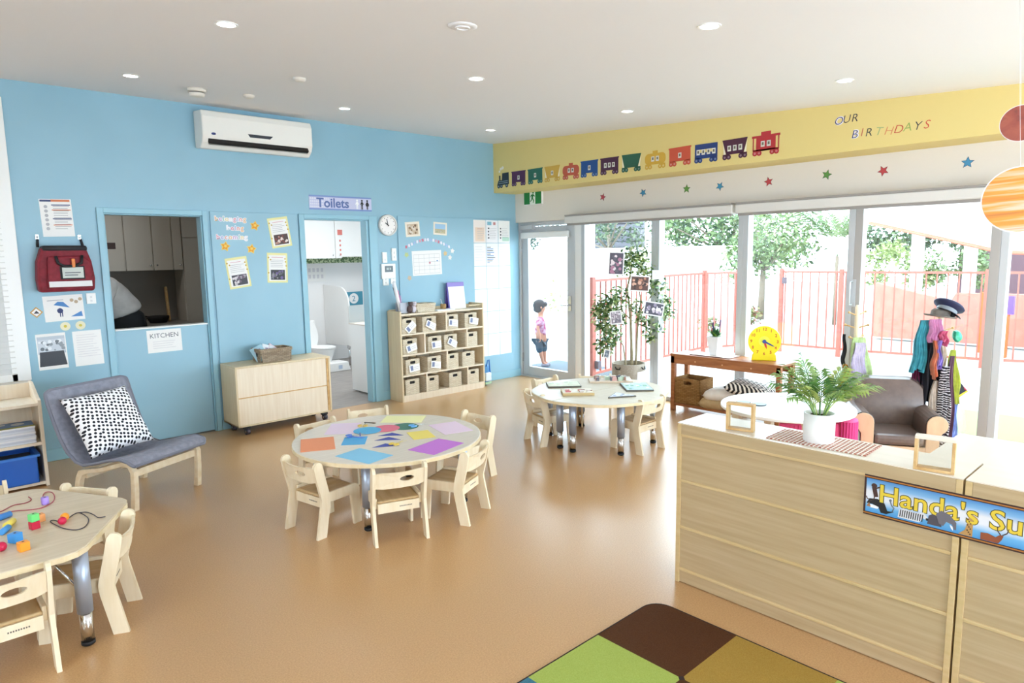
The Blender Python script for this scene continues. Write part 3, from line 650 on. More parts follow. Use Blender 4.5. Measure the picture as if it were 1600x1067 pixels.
# ------------------------------------------------------------ child chairs
def make_chair(label, group):
    t = thing('child_chair', label, 'chair', (0, 0, 0), 0, group)
    def arc(cy, cz_, r, a0, a1, n=6): return [(cy + r * math.cos(R(a0 + (a1 - a0) * i / n)), cz_ + r * math.sin(R(a0 + (a1 - a0) * i / n))) for i in range(n + 1)]
    post = [(-.172, 0), (-.108, 0), (-.07, .19), (-.066, .235), (-.098, .37), (-.112, .435)] + arc(-.143, .432, .031, 0, 180) + [(-.162, .37), (-.128, .23), (-.134, .19)]
    for s in (-1, 1):
        b = MB(ply); b.prism(post, s * .142, s * .16, 'x'); b.build('rear_post', t, bev=.004)
        L = [(-.09, .195), (.095, .195), (.1, .19), (.118, 0), (.18, 0)] + arc(.13, .215, .044, 0, 90) + [(-.09, .259)]
        b = MB(ply); b.prism(L, s * .123, s * .141, 'x'); b.build('front_leg', t, bev=.004)
    b = MB(seat_ply)
    def fn(u, v):
        x = -.122 + .244 * u; y = -.1 + .26 * v
        r = math.hypot(x / .09, (y - .03) / .1); d = -.006 * max(0, 1 - r ** 4) if r < 1 else 0
        return (x, y, .236 + d)
    b.grid(fn, 16, 16); b.smooth(False)
    o = b.build('seat', t, solid=.012)
    n = 40
    outer, inner = [], []
    for i in range(n):
        a = 2 * PI * i / n + .01; c, s_ = math.cos(a), math.sin(a)
        k = 1 / max(abs(c) / .141, abs(s_) / .052)
        x, z = k * c, k * s_
        zz = .385 + z - (.008 * math.cos(x / .141 * PI / 2) if z > 0 else 0)
        outer.append((x, zz)); inner.append((.035 + .042 * c, .388 + .017 * s_))
    b = MB(ply); b.ring(outer, inner, -.012, .0, 'y')
    for w in b.bm.verts: w.co.y += -.148 - .022 * (1 - (w.co.x / .141) ** 2) + (.385 - w.co.z) * .22
    b.build('backrest', t)
    b = MB(ply); b.box((-.123, .14, .185), (.123, .152, .228)); b.build('front_rail', t, bev=.002)
    b = MB(ply); b.box((-.123, -.104, .17), (.123, -.09, .228))
    b.use(M('stamp_ink', '6B6258', .8))
    for i in range(9): b.box((.005 + i * .0085, -.1045, .196), (.0105 + i * .0085, -.1035, .203))
    b.build('seat_rail', t, bev=.002)
    return t
GA, GB, GC = 'child chairs around the round table', 'child chairs around the far table', 'child chairs around the bead table'
chairs = [(-4.202, -3.268, -19, 'small wooden chair at the round table, back squarely to the viewer, beside the nearest leg', GA),
    (-4.458, -2.864, -79, 'small pale wooden chair at the left end of the round table, near the orange paper', GA),
    (-3.763, -3.295, 25, 'small pale wooden chair at the right side of the round table, near the magenta paper', GA),
    (-4.075, -2.20, -174, 'child chair behind the round table on the cabinet side, only its post tops showing', GA),
    (-3.64, -2.10, 162, 'child chair behind the round table directly beyond the cream paper', GA),
    (-3.25, -2.76, 94, 'child chair behind the right rim of the round table next to the pale lilac paper', GA),
    (-2.127, -2.542, -107, 'small wooden chair at the left end of the far table, beside its two close legs', GB),
    (-1.77, -3.235, 0, 'small wooden chair at the near right corner of the far table', GB),
    (-1.36, -2.43, 132, 'child chair on the far side of the far table, below the wooden tray', GB),
    (-1.70, -2.22, 180, 'child chair on the glass door side of the far table, only post tops showing', GB),
    (-6.085, -3.31, 0, 'small wooden chair in the bottom left corner, at the front of the bead table', GC),
    (-5.745, -3.135, 66.8, 'small pale wooden chair at the right end of the bead table, seen from its side', GC),
    (-5.735, -2.59, 123, 'child chair between the bead table and the grey lounge chair', GC),
    (-6.08, -2.23, 180, 'child chair between the bead table and the book shelf, only a post top showing', GC)]
first = None
for x, y, a, lb, g in chairs:
    if first is None: first = make_chair(lb, g); first.location = (x, y, 0); first.rotation_euler = (0, 0, R(a))
    else: dup(first, (x, y, 0), R(a), lb, group=g)

# ------------------------------------------------------------ tables
def table_leg(t, x, y, H=.43):
    b = MB(silver_leg); b.lathe([(.031, .15), (.031, H)], n=20); o = b.build('leg', t, loc=(x, y, 0))
    b = MB(chrome); b.lathe([(.025, .018), (.025, .155)], n=20); b.build('leg_extension', o)
    b = MB(black); b.lathe([(.02, 0), (.027, .006), (.027, .02)], n=20); b.build('foot', o)
def tabletop(t, pts, z=.45, th=.024, m=None):
    b = MB(m or birch); b.prism(pts, z - th, z); b.use(ply_edge)
    o = b.build('tabletop', t, bev=.004)
    n = len(pts); cx = sum(p[0] for p in pts) / n; cy = sum(p[1] for p in pts) / n
    b = MB(noisy('rim_ply', 'E0CBA0', 'E8D6B4', (8, 8, 8), .5, 3, 3))
    out = [(cx + (p[0] - cx) * 1.006, cy + (p[1] - cy) * 1.006) for p in pts]
    b.ring(out, pts, z - th - .001, z - .003); b.build('edge_band', t)
    return o
round_top = noisy('round_top_laminate', 'D8CDBC', 'E0D6C6', (1.5, 20, 20), .4, 2, 4, 0, .45)
RC = (-3.929, -2.79)
t = thing('round_table', 'round pale wooden child table covered with coloured papers', 'table', (*RC, 0))
tabletop(t, [(.617 * math.cos(2 * PI * i / 72), .617 * math.sin(2 * PI * i / 72)) for i in range(72)], m=round_top)
for a in (222, 312, 42, 132): table_leg(t, .5 * math.cos(R(a)), .5 * math.sin(R(a)))
b = MB(silver_leg)
for a in (222, 312, 42, 132): b.tube([(.5 * math.cos(R(a)), .5 * math.sin(R(a)), .41), (.5 * math.cos(R(a + 90)), .5 * math.sin(R(a + 90)), .41)], .009, 6)
b.build('under_frame', t)
HX = (-6.13, -2.868)
t = thing('hexagonal_table', 'pale wooden hexagonal child table with beads and laces at the lower left', 'table', (*HX, 0))
pts = []
for i in range(6):
    for d in (-5, -2.5, 0, 2.5, 5):
        a = R(60 * i + d); k = .632 * (1 - .03 * (1 - abs(d) / 5)) * math.cos(R(30)) / math.cos(R(30 - abs(d)))
        pts.append((k * math.cos(a), k * math.sin(a)))
tabletop(t, pts)
for x, y in ((.325, -.462), (.40, .30), (-.325, -.462), (-.325, .462)): table_leg(t, x, y)
b = MB(chrome); b.tube([(.30, -.44, .27), (.2, -.3, .425)], .006, 6); b.tube([(-.325, .3, .41), (.3, .3, .41)], .009, 6); b.tube([(.30, .3, .41), (.32, -.4, .41)], .009, 6); b.build('under_frame', t)
FC = (-1.79, -2.78); SY = -.06
def half_table(sgn, legs, lb):
    t = thing('half_octagon_table', lb, 'table', (*FC, 0), 0, 'two half tables pushed together')
    pts = []
    for i in range(41):
        a = R(180 * i / 40); k = .60 * (1 + .012 * math.cos(8 * a)); pts.append((k * math.cos(a), SY + sgn * (.002 + k * math.sin(a) * .97)))
    tabletop(t, pts, m=birch_x)
    for x, y in legs: table_leg(t, x, y)
half_table(1, ((-.438, .01), (.42, .04), (-.2, .36), (.24, .36)), 'half table with rounded corners on the glass door side of the far table pair')
half_table(-1, ((-.445, -.141), (-.235, -.48), (.24, -.46), (.44, -.14)), 'half table with rounded corners on the near side of the far table pair')

# ------------------------------------------------------------ papers, scissors and shapes on the round table
TZ = .4505
def flat(name, x, y, w, h, ang, c, lb, cat='paper', pts=None, z=TZ, th=.0012, group='coloured papers on the round table', layers=None):
    b = MB(M('card_' + c, c, .85))
    b.prism(pts if pts else [(-w / 2, -h / 2), (w / 2, -h / 2), (w / 2, h / 2), (-w / 2, h / 2)], 0, th)
    return tag(b.build(name, loc=(x, y, z), rot=(0, 0, R(ang))), lb, cat, group)
flat('coloured_paper', -4.365, -2.641, .21, .30, -26, 'EE9A70', 'orange paper sheet on the left side of the round table', th=.003)
flat('coloured_paper', -4.284, -3.078, .20, .29, 13, '8CCBEA', 'pale sky blue paper sheet at the near edge of the round table')
flat('coloured_paper', -4.154, -2.739, .15, .19, -36, '5FB2E4', 'small mid blue paper rectangle right of the orange sheet')
flat('coloured_paper', -3.858, -3.232, .21, .30, -76, 'C77BD6', 'magenta purple paper sheet near the right hand chair')
flat('coloured_paper', -3.765, -2.933, .15, .20, -20, 'F0DC72', 'small yellow paper rectangle in the middle right of the round table')
flat('coloured_paper', -3.513, -2.929, .21, .30, -14, 'EAD2E4', 'pale lilac pink paper sheet at the right rim of the round table')
flat('coloured_paper', -3.60, -2.48, .30, .21, -46, 'F2EFB4', 'cream yellow paper sheet at the far edge of the round table')
flat('coloured_paper', -4.05, -2.40, .21, .30, 142, 'E8D4E6', 'pale lilac paper sheet at the far left of the round table')
circ = [(.095 * math.cos(i * PI / 18), .095 * math.sin(i * PI / 18)) for i in range(36)]
flat('paper_circle', -3.965, -2.581, 0, 0, 0, '5AB0DC', 'blue paper circle on the round table, topmost of the three circles', pts=circ, z=TZ + .003)
flat('paper_circle', -3.84, -2.62, 0, 0, 0, 'E0788C', 'pink red paper circle between the blue and green circles', pts=circ, z=TZ + .0015)
flat('paper_circle', -3.714, -2.668, 0, 0, 0, '4F8070', 'dark green paper circle on the round table', pts=circ, z=TZ)
tri = [(-.085, -.03), (.085, -.03), (.0, .045)]
for x, y, a, z, lb in ((-3.90, -2.78, -40, 0, 'farthest'), (-3.975, -2.86, -38, 0, 'middle'), (-4.07, -2.98, -30, 0, 'nearest')):
    flat('paper_triangle', x, y, 0, 0, a, '4F57A6', 'navy blue paper triangle on the round table, the %s of the three' % lb, pts=tri)
def scissors(x, y, ang, c, lb, z=TZ + .004):
    t = thing('scissors', lb, 'scissors', (x, y, z), R(ang), 'child scissors on the round table')
    b = MB(M('sc_' + c, c, .35))
    for s in (-1, 1): b.ring([(-.045 + .022 * math.cos(k * PI / 8), s * .02 + .016 * math.sin(k * PI / 8)) for k in range(16)], [(-.045 + .014 * math.cos(k * PI / 8), s * .02 + .009 * math.sin(k * PI / 8)) for k in range(16)], 0, .006)
    b.build('handles', t)
    b = MB(chrome if c != 'F0CE5C' else M('sc_blade', 'D8C27A', .3))
    b.prism([(-.03, .012), (-.024, .004), (.065, -.014), (.02, -.001)], .001, .003); b.prism([(-.03, -.012), (-.024, -.004), (.065, .014), (.02, .001)], .0032, .005); b.build('blades', t)
scissors(-4.085, -2.64, -15, '3F78D0', 'blue handled scissors between the orange and mid blue papers')
scissors(-3.635, -2.72, -10, '6FB4EC', 'light blue scissors right of the green paper circle')
scissors(-3.89, -2.42, 40, 'D6B24C', 'gold handled scissors by the cream paper')
scissors(-3.985, -3.0, 15, 'F0CE5C', 'yellow scissors beside the nearest navy triangle')
# crayons and pencils
for x, y, a, c, lb in ((-4.07, -2.665, 60, '3A4A8E', 'dark blue pencil lying on the blue scissors'), (-3.86, -2.44, -60, '4A3C30', 'dark pencil by the gold scissors'), (-4.12, -2.72, -60, '5F88D8', 'short blue crayon beside the mid blue paper')):
    b = MB(M('pencil_' + c, c, .4)); b.tube([(-.045, 0, .004), (.035, 0, .004), (.05, 0, .004)], [.004, .004, .001], 6)
    tag(b.build('pencil', loc=(x, y, TZ + .01), rot=(0, 0, R(a))), lb, 'pencil', 'pencils on the round table')

# ------------------------------------------------------------ beads on the hexagonal table
def bead(name, x, y, c, lb, kind, ang=0, s=.036, z=.4505):
    b = MB(noisy('bead_' + c, c, c, (1, 1, 1), .35))
    if kind == 'cube': b.box((-s / 2, -s / 2, 0), (s / 2, s / 2, s), .003); b.use(M('bead_hole', '4A3A34', .8)); b.disc(0, 0, s * .13, s, s + .0005, 10)
    elif kind == 'ball': b.ball((0, 0, s / 2), s / 2)
    elif kind == 'cyl': b.lathe([(s * .42, 0), (s * .46, .003), (s * .46, s * .97), (s * .42, s)]); b.use(M('bead_hole', '4A3A34', .8)); b.disc(0, 0, s * .15, s, s + .0005, 10)
    elif kind == 'bar': b.tube([(-s, 0, s * .42), (-s * .96, 0, s * .42), (s * .96, 0, s * .42), (s, 0, s * .42)], [s * .36, s * .42, s * .42, s * .36], 14)
    return tag(b.build(name, loc=(x, y, z), rot=(0, 0, R(ang))), lb, 'bead', 'lacing beads on the hexagonal table')
bead('bead', -5.824, -2.65, 'A98BDC', 'lilac cylinder bead near the back edge of the hexagonal table', 'cyl')
bead('bead', -5.795, -2.975, 'F09A2C', 'orange ball bead at the start of the black lace', 'ball', 0, .038)
bead('bead', -5.83, -2.985, 'C81E44', 'crimson bead with the black lace, just left of the orange ball', 'ball', 0, .036).location = (-5.812, -3.02, .4505)
bead('bead', -5.912, -2.985, 'C4203E', 'crimson cube bead under the green cube', 'cube', 15, .035)
bead('bead', -5.912, -2.985, '72D67A', 'light green cube bead stacked on the crimson cube', 'cube', 20, .034, .4862)
bead('bead', -5.880, -2.90, 'E8A060', 'orange cube bead just behind the green cube', 'cube', 10, .036)
bead('bead', -5.995, -3.10, '3E92D8', 'bright blue cube bead in the middle left of the hexagonal table', 'cube', 35, .04)
bead('bead', -5.982, -3.23, 'F49A2A', 'orange cube bead nearest the front edge of the hexagonal table', 'cube', 12, .038)
bead('bead', -6.05, -3.175, 'C8204A', 'crimson ball bead at the left picture edge', 'ball', 0, .04)
bead('bead', -5.99, -2.87, 'F0D85A', 'yellow long rounded bead between two blue beads', 'bar', 60, .034)
bead('bead', -6.015, -2.945, '4C9CE0', 'sky blue long bead in front of the yellow bead', 'bar', 60, .032)
bead('bead', -6.0, -2.745, '3C80C8', 'darker blue long bead behind the yellow bead', 'bar', 30, .034)
def lace(pts, c, lb, r=.0022):
    P = []
    for i in range(len(pts) - 1):
        p0, p1, p2, p3 = [Vector((*pts[max(0, min(len(pts) - 1, i + k))], .453)) for k in (-1, 0, 1, 2)]
        for k in range(6):
            u = k / 6; P.append(.5 * ((2 * p1) + (p2 - p0) * u + (2 * p0 - 5 * p1 + 4 * p2 - p3) * u * u + (3 * p1 - p0 - 3 * p2 + p3) * u ** 3))
    P.append(Vector((*pts[-1], .453)))
    b = MB(M('lace_' + c, c, .7)); b.tube([p + Vector((0, 0, .0)) for p in P], r, 6)
    tag(b.build('bead_lace'), lb, 'lace', 'bead laces')
lace([(-5.869, -2.47), (-5.866, -2.532), (-5.894, -2.566), (-5.945, -2.563), (-6.002, -2.624), (-6.1, -2.66)], 'A03A48', 'dark red lace end curling across the back left of the hexagonal table')
lace([(-6.05, -2.67), (-5.956, -2.658), (-5.899, -2.692), (-5.85, -2.706), (-5.80, -2.66), (-5.775, -2.582), (-5.77, -2.486), (-5.79, -2.45), (-5.812, -2.5), (-5.824, -2.63)], 'B04858', 'rose red lace looping through the lilac bead')
lace([(-5.775, -2.95), (-5.73, -2.91), (-5.712, -3.026), (-5.74, -3.123), (-5.779, -3.145), (-5.817, -3.086), (-5.838, -3.004), (-5.847, -2.944), (-5.833, -2.936), (-5.815, -2.99)], '3A3038', 'black lace loop between the orange and crimson beads')
lace([(-5.73, -2.91), (-5.701, -2.93), (-5.684, -2.988), (-5.675, -3.051), (-5.648, -3.057)], '4A4048', 'black lace tail pointing to the right end of the table')

# ------------------------------------------------------------ things on the far table
def board(name, x, y, z, w, h, ang, c, lb, edge='5A564F', th=.014, fn=None):
    t = thing(name, lb, 'puzzle', (x, y, z), R(ang), 'puzzles on the far table')
    b = MB(M('edge_' + edge, edge, .6)); b.box((-w / 2, -h / 2, 0), (w / 2, h / 2, th), .002); b.build('tray_base', t)
    b = MB(M('face_' + c, c, .6)); b.box((-w / 2 + .006, -h / 2 + .006, th), (w / 2 - .006, h / 2 - .006, th + .002))
    if fn: fn(b, w, h, th + .002)
    b.build('picture_pieces', t)
def pieces(cols, n, hh):
    def fn(b, w, h, z):
        q = random.Random(n)
        for i in range(n):
            b.use(M('pc_' + cols[i % len(cols)], cols[i % len(cols)], .5)); x = q.uniform(-w * .4, w * .4); y = q.uniform(-h * .38, h * .38); s = q.uniform(.012, .024)
            b.box((x - s, y - s * .7, z), (x + s, y + s * .7, z + hh + i * .0001), .001)
    return fn
board('picture_board', -1.86, -2.47, TZ, .30, .22, -40, 'DDE0C8', 'pale green picture board at the far left of the far table', fn=pieces(('C9D6B0', 'E8E4D4', 'B8C8B4', 'E0C8C0'), 16, .001))
board('puzzle_box', -2.04, -2.80, TZ, .27, .19, -42, 'E6DCC8', 'open wooden box puzzle with red pictures at the left of the far table', 'C8AE7C', .022, pieces(('C04440', 'F0ECE4', '8A4A3A', 'E6E0D4'), 14, .004))
board('peg_tray', -1.42, -2.66, TZ, .40, .17, -45, 'E4D8CC', 'long wooden tray of small figures at the back of the far table', 'D8C4AC', .016, pieces(('6A6A72', 'D8A8A0', 'B8C8B0', 'E8E4DC', '8A7A70'), 26, .03))
board('picture_board', -1.50, -3.02, TZ, .33, .24, 48, 'BCD4D4', 'blue green picture board at the right of the far table', fn=pieces(('A8D0B0', 'D8E8D4', '9CC4D0', 'E8ECD8', '7CAE94'), 22, .001))
t = thing('picture_board', 'triangular blue and white picture board at the near edge of the far table', 'puzzle', (-1.87, -3.12, TZ), R(-30), 'puzzles on the far table')
b = MB(M('edge_5A564F', '5A564F', .6)); b.prism([(-.13, -.075), (.12, -.075), (.0, .09)], 0, .01); b.build('tray_base', t)
b = MB(M('face_tri', 'DCE2EC', .6)); b.prism([(-.115, -.068), (.105, -.068), (.0, .078)], .01, .012)
for i, c in enumerate(('7C94C4', 'F2F2F4', '9CB4D8', '4C5C88', 'C4CCE0')):
    b.use(M('pc_' + c, c, .5)); b.disc(-.06 + i * .03, -.045 + (i % 2) * .04, .014, .012, .0135, 8)
b.build('picture_pieces', t)

# ------------------------------------------------------------ grey lounge chair
grey_fab = noisy('grey_canvas', '82838F', '9293A0', (6, 6, 6), .85, 5, 5, .3)
U = Vector((.895, .446, 0)); LR = math.atan2(U.y, U.x)
t = thing('lounge_chair', 'low grey canvas lounge chair on a bleached bentwood frame by the blue wall', 'armchair', (-4.744 - .28 * U.x, -1.52 - .28 * U.y, 0), LR)
# local: x across, -y is forward ; front feet at y=0, rear at y=.6
for s in (-1, 1):
    b = MB(pine)
    path = [(.02, 0), (.005, .15), (-.0, .27), (.03, .318), (.10, .328), (.3, .27), (.46, .245), (.52, .23), (.55, .18), (.6, 0)]
    inn = [(.06, 0), (.04, .15), (.035, .26), (.055, .294), (.10, .30), (.3, .243), (.44, .218), (.485, .2), (.51, .16), (.555, 0)]
    P = [s * .28 - (.035 if s > 0 else 0), s * .28 + (0 if s > 0 else .035)]
    A = [[b.v((x, y - .02, z)) for y, z in path] for x in P]; B = [[b.v((x, y - .02, z)) for y, z in inn] for x in P]
    n = len(path)
    for i in range(n - 1):
        b.f([A[0][i], A[0][i + 1], A[1][i + 1], A[1][i]]); b.f([B[0][i + 1], B[0][i], B[1][i], B[1][i + 1]])
        b.f([A[0][i + 1], A[0][i], B[0][i], B[0][i + 1]]); b.f([A[1][i], A[1][i + 1], B[1][i + 1], B[1][i]])
    for i in (0, n - 1): b.f([A[0][i], A[1][i], B[1][i], B[0][i]])
    b.build('side_frame', t, bev=.003)
b = MB(pine); b.box((-.25, .005, .225), (.25, .03, .275)); b.build('front_rail', t, bev=.003)
b = MB(pine); b.box((-.25, .46, .17), (.25, .48, .22)); b.build('rear_rail', t, bev=.003)
b = MB(pine); b.at((0, .2, .155), (R(-12), 0, 0)); b.box((-.012, -.2, .06), (.03, .22, .085)); b.at(); b.build('seat_bearer', t, bev=.003)
SP = [(-.045, .315), (-.02, .345), (.05, .36), (.15, .345), (.28, .31), (.40, .285), (.48, .3), (.545, .36), (.595, .46), (.64, .57), (.68, .68), (.70, .755), (.705, .775)]
def sling(u, v):
    k = v * (len(SP) - 1); i = min(int(k), len(SP) - 2); q = k - i
    y = SP[i][0] * (1 - q) + SP[i + 1][0] * q; z = SP[i][1] * (1 - q) + SP[i + 1][1] * q
    x = (u - .5) * 2
    w = .315
    if v > .84: w -= .05 * ((v - .84) / .16) ** 3
    if v < .1: w -= .025 * ((.1 - v) / .1) ** 2
    if .35 < v < .65: w -= .012 * math.sin((v - .35) / .3 * PI)
    sag = .028 * (1 - x * x) * math.sin(min(1, max(0, (v - .08) / .84)) * PI)
    return (x * w, y + sag * (.6 if v > .5 else 0), z - sag * (1 if v <= .5 else .3))
b = MB(grey_fab); b.grid(sling, 16, 48); b.build('canvas_seat', t, solid=.016)
b = MB(M('grey_piping', '7A7B87', .8))
b.tube([sling(0, i / 60) for i in range(61)] + [sling(i / 12, 1) for i in range(1, 12)] + [sling(1, 1 - i / 60) for i in range(61)] + [sling(1 - i / 12, 0) for i in range(1, 13)], .011, 8); b.build('edge_piping', t)
# spotted cushion
def cushion_mesh(m, w, h, d, n=20):
    b = MB(m)
    for s in (-1, 1):
        def fn(u, v):
            x = u * 2 - 1; y = v * 2 - 1
            e = max(0, (1 - x ** 4) * (1 - y ** 4)) ** .45
            px = x * w / 2 * (1 - .06 * (1 - y * y) * abs(x)); py = y * h / 2 * (1 - .06 * (1 - x * x) * abs(y))
            return (px, py, s * d / 2 * e)
        b.grid(fn, n, n)
    bmesh.ops.remove_doubles(b.bm, verts=b.bm.verts[:], dist=.0008)
    return b
dots = M('spotted_fabric', 'F2F0F2', .85)
N, L, bs = nodes(dots)
tc = N.new('ShaderNodeTexCoord'); mp = N.new('ShaderNodeMapping'); mp.inputs['Scale'].default_value = (37, 37, 0); mp.inputs['Rotation'].default_value = (0, 0, .3)
vo = N.new('ShaderNodeTexVoronoi'); vo.inputs['Scale'].default_value = 1; vo.inputs['Randomness'].default_value = .35; vo.voronoi_dimensions = '2D'
ra = N.new('ShaderNodeValToRGB'); ra.color_ramp.elements[0].position = .30; ra.color_ramp.elements[1].position = .36; ra.color_ramp.elements[0].color = lin('1B1B24'); ra.color_ramp.elements[1].color = lin('F4F2F4')
L.new(tc.outputs['Object'], mp.inputs[0]); L.new(mp.outputs[0], vo.inputs['Vector']); L.new(vo.outputs['Distance'], ra.inputs[0]); L.new(ra.outputs[0], bs.inputs['Base Color'])
o = cushion_mesh(dots, .47, .47, .13).build('cushion')
# rests on the sling: lower edge on the seat, leaning back
Q = Matrix.Translation(t.location) @ Matrix.Rotation(LR, 4, 'Z') @ Matrix.Translation((-.055, .455, .53)) @ Matrix.Rotation(R(-8), 4, 'Y') @ Matrix.Rotation(R(55), 4, 'X') @ Matrix.Rotation(R(-8), 4, 'Z')
o.location = Q.to_translation(); o.rotation_euler = Q.to_euler()
tag(o, 'white cushion with black dots leaning in the grey lounge chair', 'cushion')

# ------------------------------------------------------------ book shelf at far left
t = thing('book_shelf', 'low open wooden shelf at the left edge holding papers and a blue tub', 'shelf', (-5.80, -.72, 0))
b = MB(maple); b.prism([(0, 0), (.38, 0), (.38, .74), (.30, .74), (.06, .655), (0, .645)], .222, .244, 'x'); b.build('side_panel', t, bev=.003)
b = MB(maple); b.prism([(0, 0), (.38, 0), (.38, .74), (.30, .74), (.06, .655), (0, .645)], -.744, -.722, 'x'); b.build('side_panel', t, bev=.003)
for z in (.04, .335, .625):
    b = MB(maple); b.box((-.722, 0, z - .022), (.222, .37, z)); b.build('shelf_board', t, bev=.002)
b = MB(maple); b.box((-.722, .355, 0), (.222, .37, .73)); b.build('back_panel', t)
mg = [M('mag_a', 'D8DCE2', .5), M('mag_b', 'C8CCD6', .5), M('mag_c', 'E6E6E8', .5)]
for i in range(9):
    b = MB(mg[i % 3]); b.box((-.13, -.11, 0), (.13, .11, .013))
    if i == 8:
        b.use(M('mag_blue', '4E7FB8', .4)); b.box((-.13, -.06, .013), (.13, .11, .0137)); b.use(M('mag_cloud', 'C9D4DC', .4)); b.disc(.04, .03, .04, .0137, .0142); b.disc(-.06, .06, .03, .0137, .0142); b.use(M('mag_olive', 'A9A83E', .4)); b.box((-.13, -.11, .013), (.13, -.06, .0137))
    o = b.build('magazine', loc=(-5.735 + rnd.uniform(-.006, .006), -.60 + rnd.uniform(-.005, .005), .3352 + i * .0142), rot=(0, 0, rnd.uniform(-.02, .02)))
    lb = 'magazine with a blue and olive cover, topmost of the pile on the book shelf' if i == 8 else 'pale magazine in the pile on the book shelf, %s from the bottom' % ('first second third fourth fifth sixth seventh eighth'.split()[i])
    tag(o, lb, 'magazine', 'magazines piled on the book shelf')
t = thing('storage_tub', 'blue plastic tub with dark contents on the lowest level of the book shelf', 'tub', (-5.775, -.56, .0405))
b = MB(M('tub_blue', '1F63C4', .35)); b.box((-.16, -.17, 0), (.16, .15, .008)); b.box((-.16, -.17, 0), (.16, -.162, .2)); b.box((-.16, .142, 0), (.16, .15, .2)); b.box((-.16, -.17, 0), (-.152, .15, .2)); b.box((.152, -.17, 0), (.16, .15, .2)); b.build('tub_body', t, bev=.003)
b = MB(M('tub_rim', '3E84DC', .35)); b.ring(rrect(-.175, -.185, .178, .165, .02), rrect(-.152, -.162, .152, .142, .01), .195, .212); b.build('rim', t)
b = MB(M('tub_fill', '5C5450', .8)); b.box((-.15, -.16, .008), (.15, .14, .17), .01); b.use(white_mat)
b.build('contents', t)

# ------------------------------------------------------------ cabinet on castors
t = thing('rolling_cabinet', 'closed low maple cabinet on black castors left of the toilet doorway', 'cabinet', (-3.565, -.215, 0))
for x in (-.475, .457): b = MB(maple_side); b.box((x, -.185, .085), (x + .018, .185, .635)); b.build('side_panel', t, bev=.002)
b = MB(maple_side); b.box((-.475, -.185, .635), (.475, .185, .655)); b.build('top_panel', t, bev=.004)
b = MB(maple); b.box((-.457, -.172, .09), (.435, -.16, .635)); b.build('front_panel', t)
b = MB(frame_wood); b.box((.437, -.178, .085), (.457, -.15, .635)); b.box((-.457, -.176, .352), (.437, -.165, .362)); b.build('edge_strip', t)
b = MB(maple_side); b.box((-.475, -.185, .085), (.475, .185, .098)); b.build('base', t)
for x, y in ((-.38, -.13), (.41, -.13), (-.41, .13), (.41, .13)):
    b = MB(black); b.box((x - .03, y - .02, .055), (x + .03, y + .02, .086)); o = b.build('castor', t)
    b = MB(M('castor_wheel', '3A3540', .35)); b.tube([(x - .018, y - .012, .03), (x + .018, y - .012, .03)], .03, 16); b.use(chrome); b.tube([(x - .02, y - .012, .03), (x + .02, y - .012, .03)], .012, 10); b.build('wheel', o)
t = thing('wicker_basket', 'small grey wicker basket with papers on the rolling cabinet', 'basket', (-3.61, -.23, .655))
def taper_box(b, w, d, h, k, th=.008, z0=0):
    """open tapered box"""
    for s in (-1, 1):
        b.prism([(-w / 2 * k, z0), (w / 2 * k, z0), (w / 2, h), (-w / 2, h)], s * d / 2, s * (d / 2 - th), 'y')
        b.prism([(-d / 2 * k, z0), (d / 2 * k, z0), (d / 2, h), (-d / 2, h)], s * w / 2, s * (w / 2 - th), 'x')
    b.box((-w / 2 * k, -d / 2 * k, z0), (w / 2 * k, d / 2 * k, z0 + .006))
b = MB(grey_wicker); taper_box(b, .31, .2, .115, .88); b.build('basket_body', t, bev=.004)
b = MB(wicker('grey_wicker_rim', 'B7A48C', 'A08C74', 90, 60)); b.ring(rrect(-.165, -.112, .165, .112, .02), rrect(-.145, -.09, .145, .09, .02), .1, .128); b.build('rim', t)
b = MB(dark); b.box((-.156, -.03, .055), (-.154, .03, .085)); b.build('handle_hole', t)
for dx, a, c, lb in ((-.06, 20, 'E6EAEE', 'white folded paper'), (-.1, -25, 'A8CEDC', 'pale aqua packet'), (-.02, 35, 'E4D4DE', 'pinkish white packet')):
    b = MB(M('pk_' + c, c, .6)); b.box((-.06, -.004, 0), (.06, .004, .15)); b.use(M('pk_print', 'A89CB8', .6)); b.box((-.03, -.005, .08), (.03, -.004, .12))
    tag(b.build('paper_packet', loc=(-3.61 + dx, -.23 + dx * .3, .67), rot=(R(-20), R(a), R(a * .4))), lb + ' standing in the grey wicker basket', 'packet', 'papers in the wicker basket')

# ------------------------------------------------------------ cubby shelf with baskets
SX0, SX1, SYF, SYB = -2.155, -.932, -.275, -.02
t = thing('cubby_shelf', 'maple cubby shelf of four levels full of woven baskets', 'shelf', ((SX0 + SX1) / 2, SYB, 0))
hw = (SX1 - SX0) / 2; dp = SYF - SYB
b = MB(maple_side); b.box((-hw, dp, 0), (-hw + .02, 0, 1.03)); b.build('side_panel', t, bev=.002)
b = MB(maple_side); b.box((hw - .02, dp, 0), (hw, 0, 1.03)); b.build('side_panel', t, bev=.002)
b = MB(maple_side); b.box((-hw + .02, -.012, .05), (hw - .02, 0, 1.04)); b.build('back_panel', t)
b = MB(maple_side); b.box((hw - .2, dp + .03, 1.03), (hw, dp + .05, 1.045)); b.box((hw - .02, dp, 1.03), (hw, 0, 1.06)); b.build('top_lip', t)
LV = [.075, .305, .54, .775, 1.0]
for i, z in enumerate(LV):
    b = MB(maple); b.box((-hw + .02, dp, z - .018), (hw - .02, -.012, z)); b.build('shelf_board', t)
b = MB(maple); b.box((-hw + .02, dp, 0), (hw - .02, dp + .018, .058)); b.build('plinth', t)
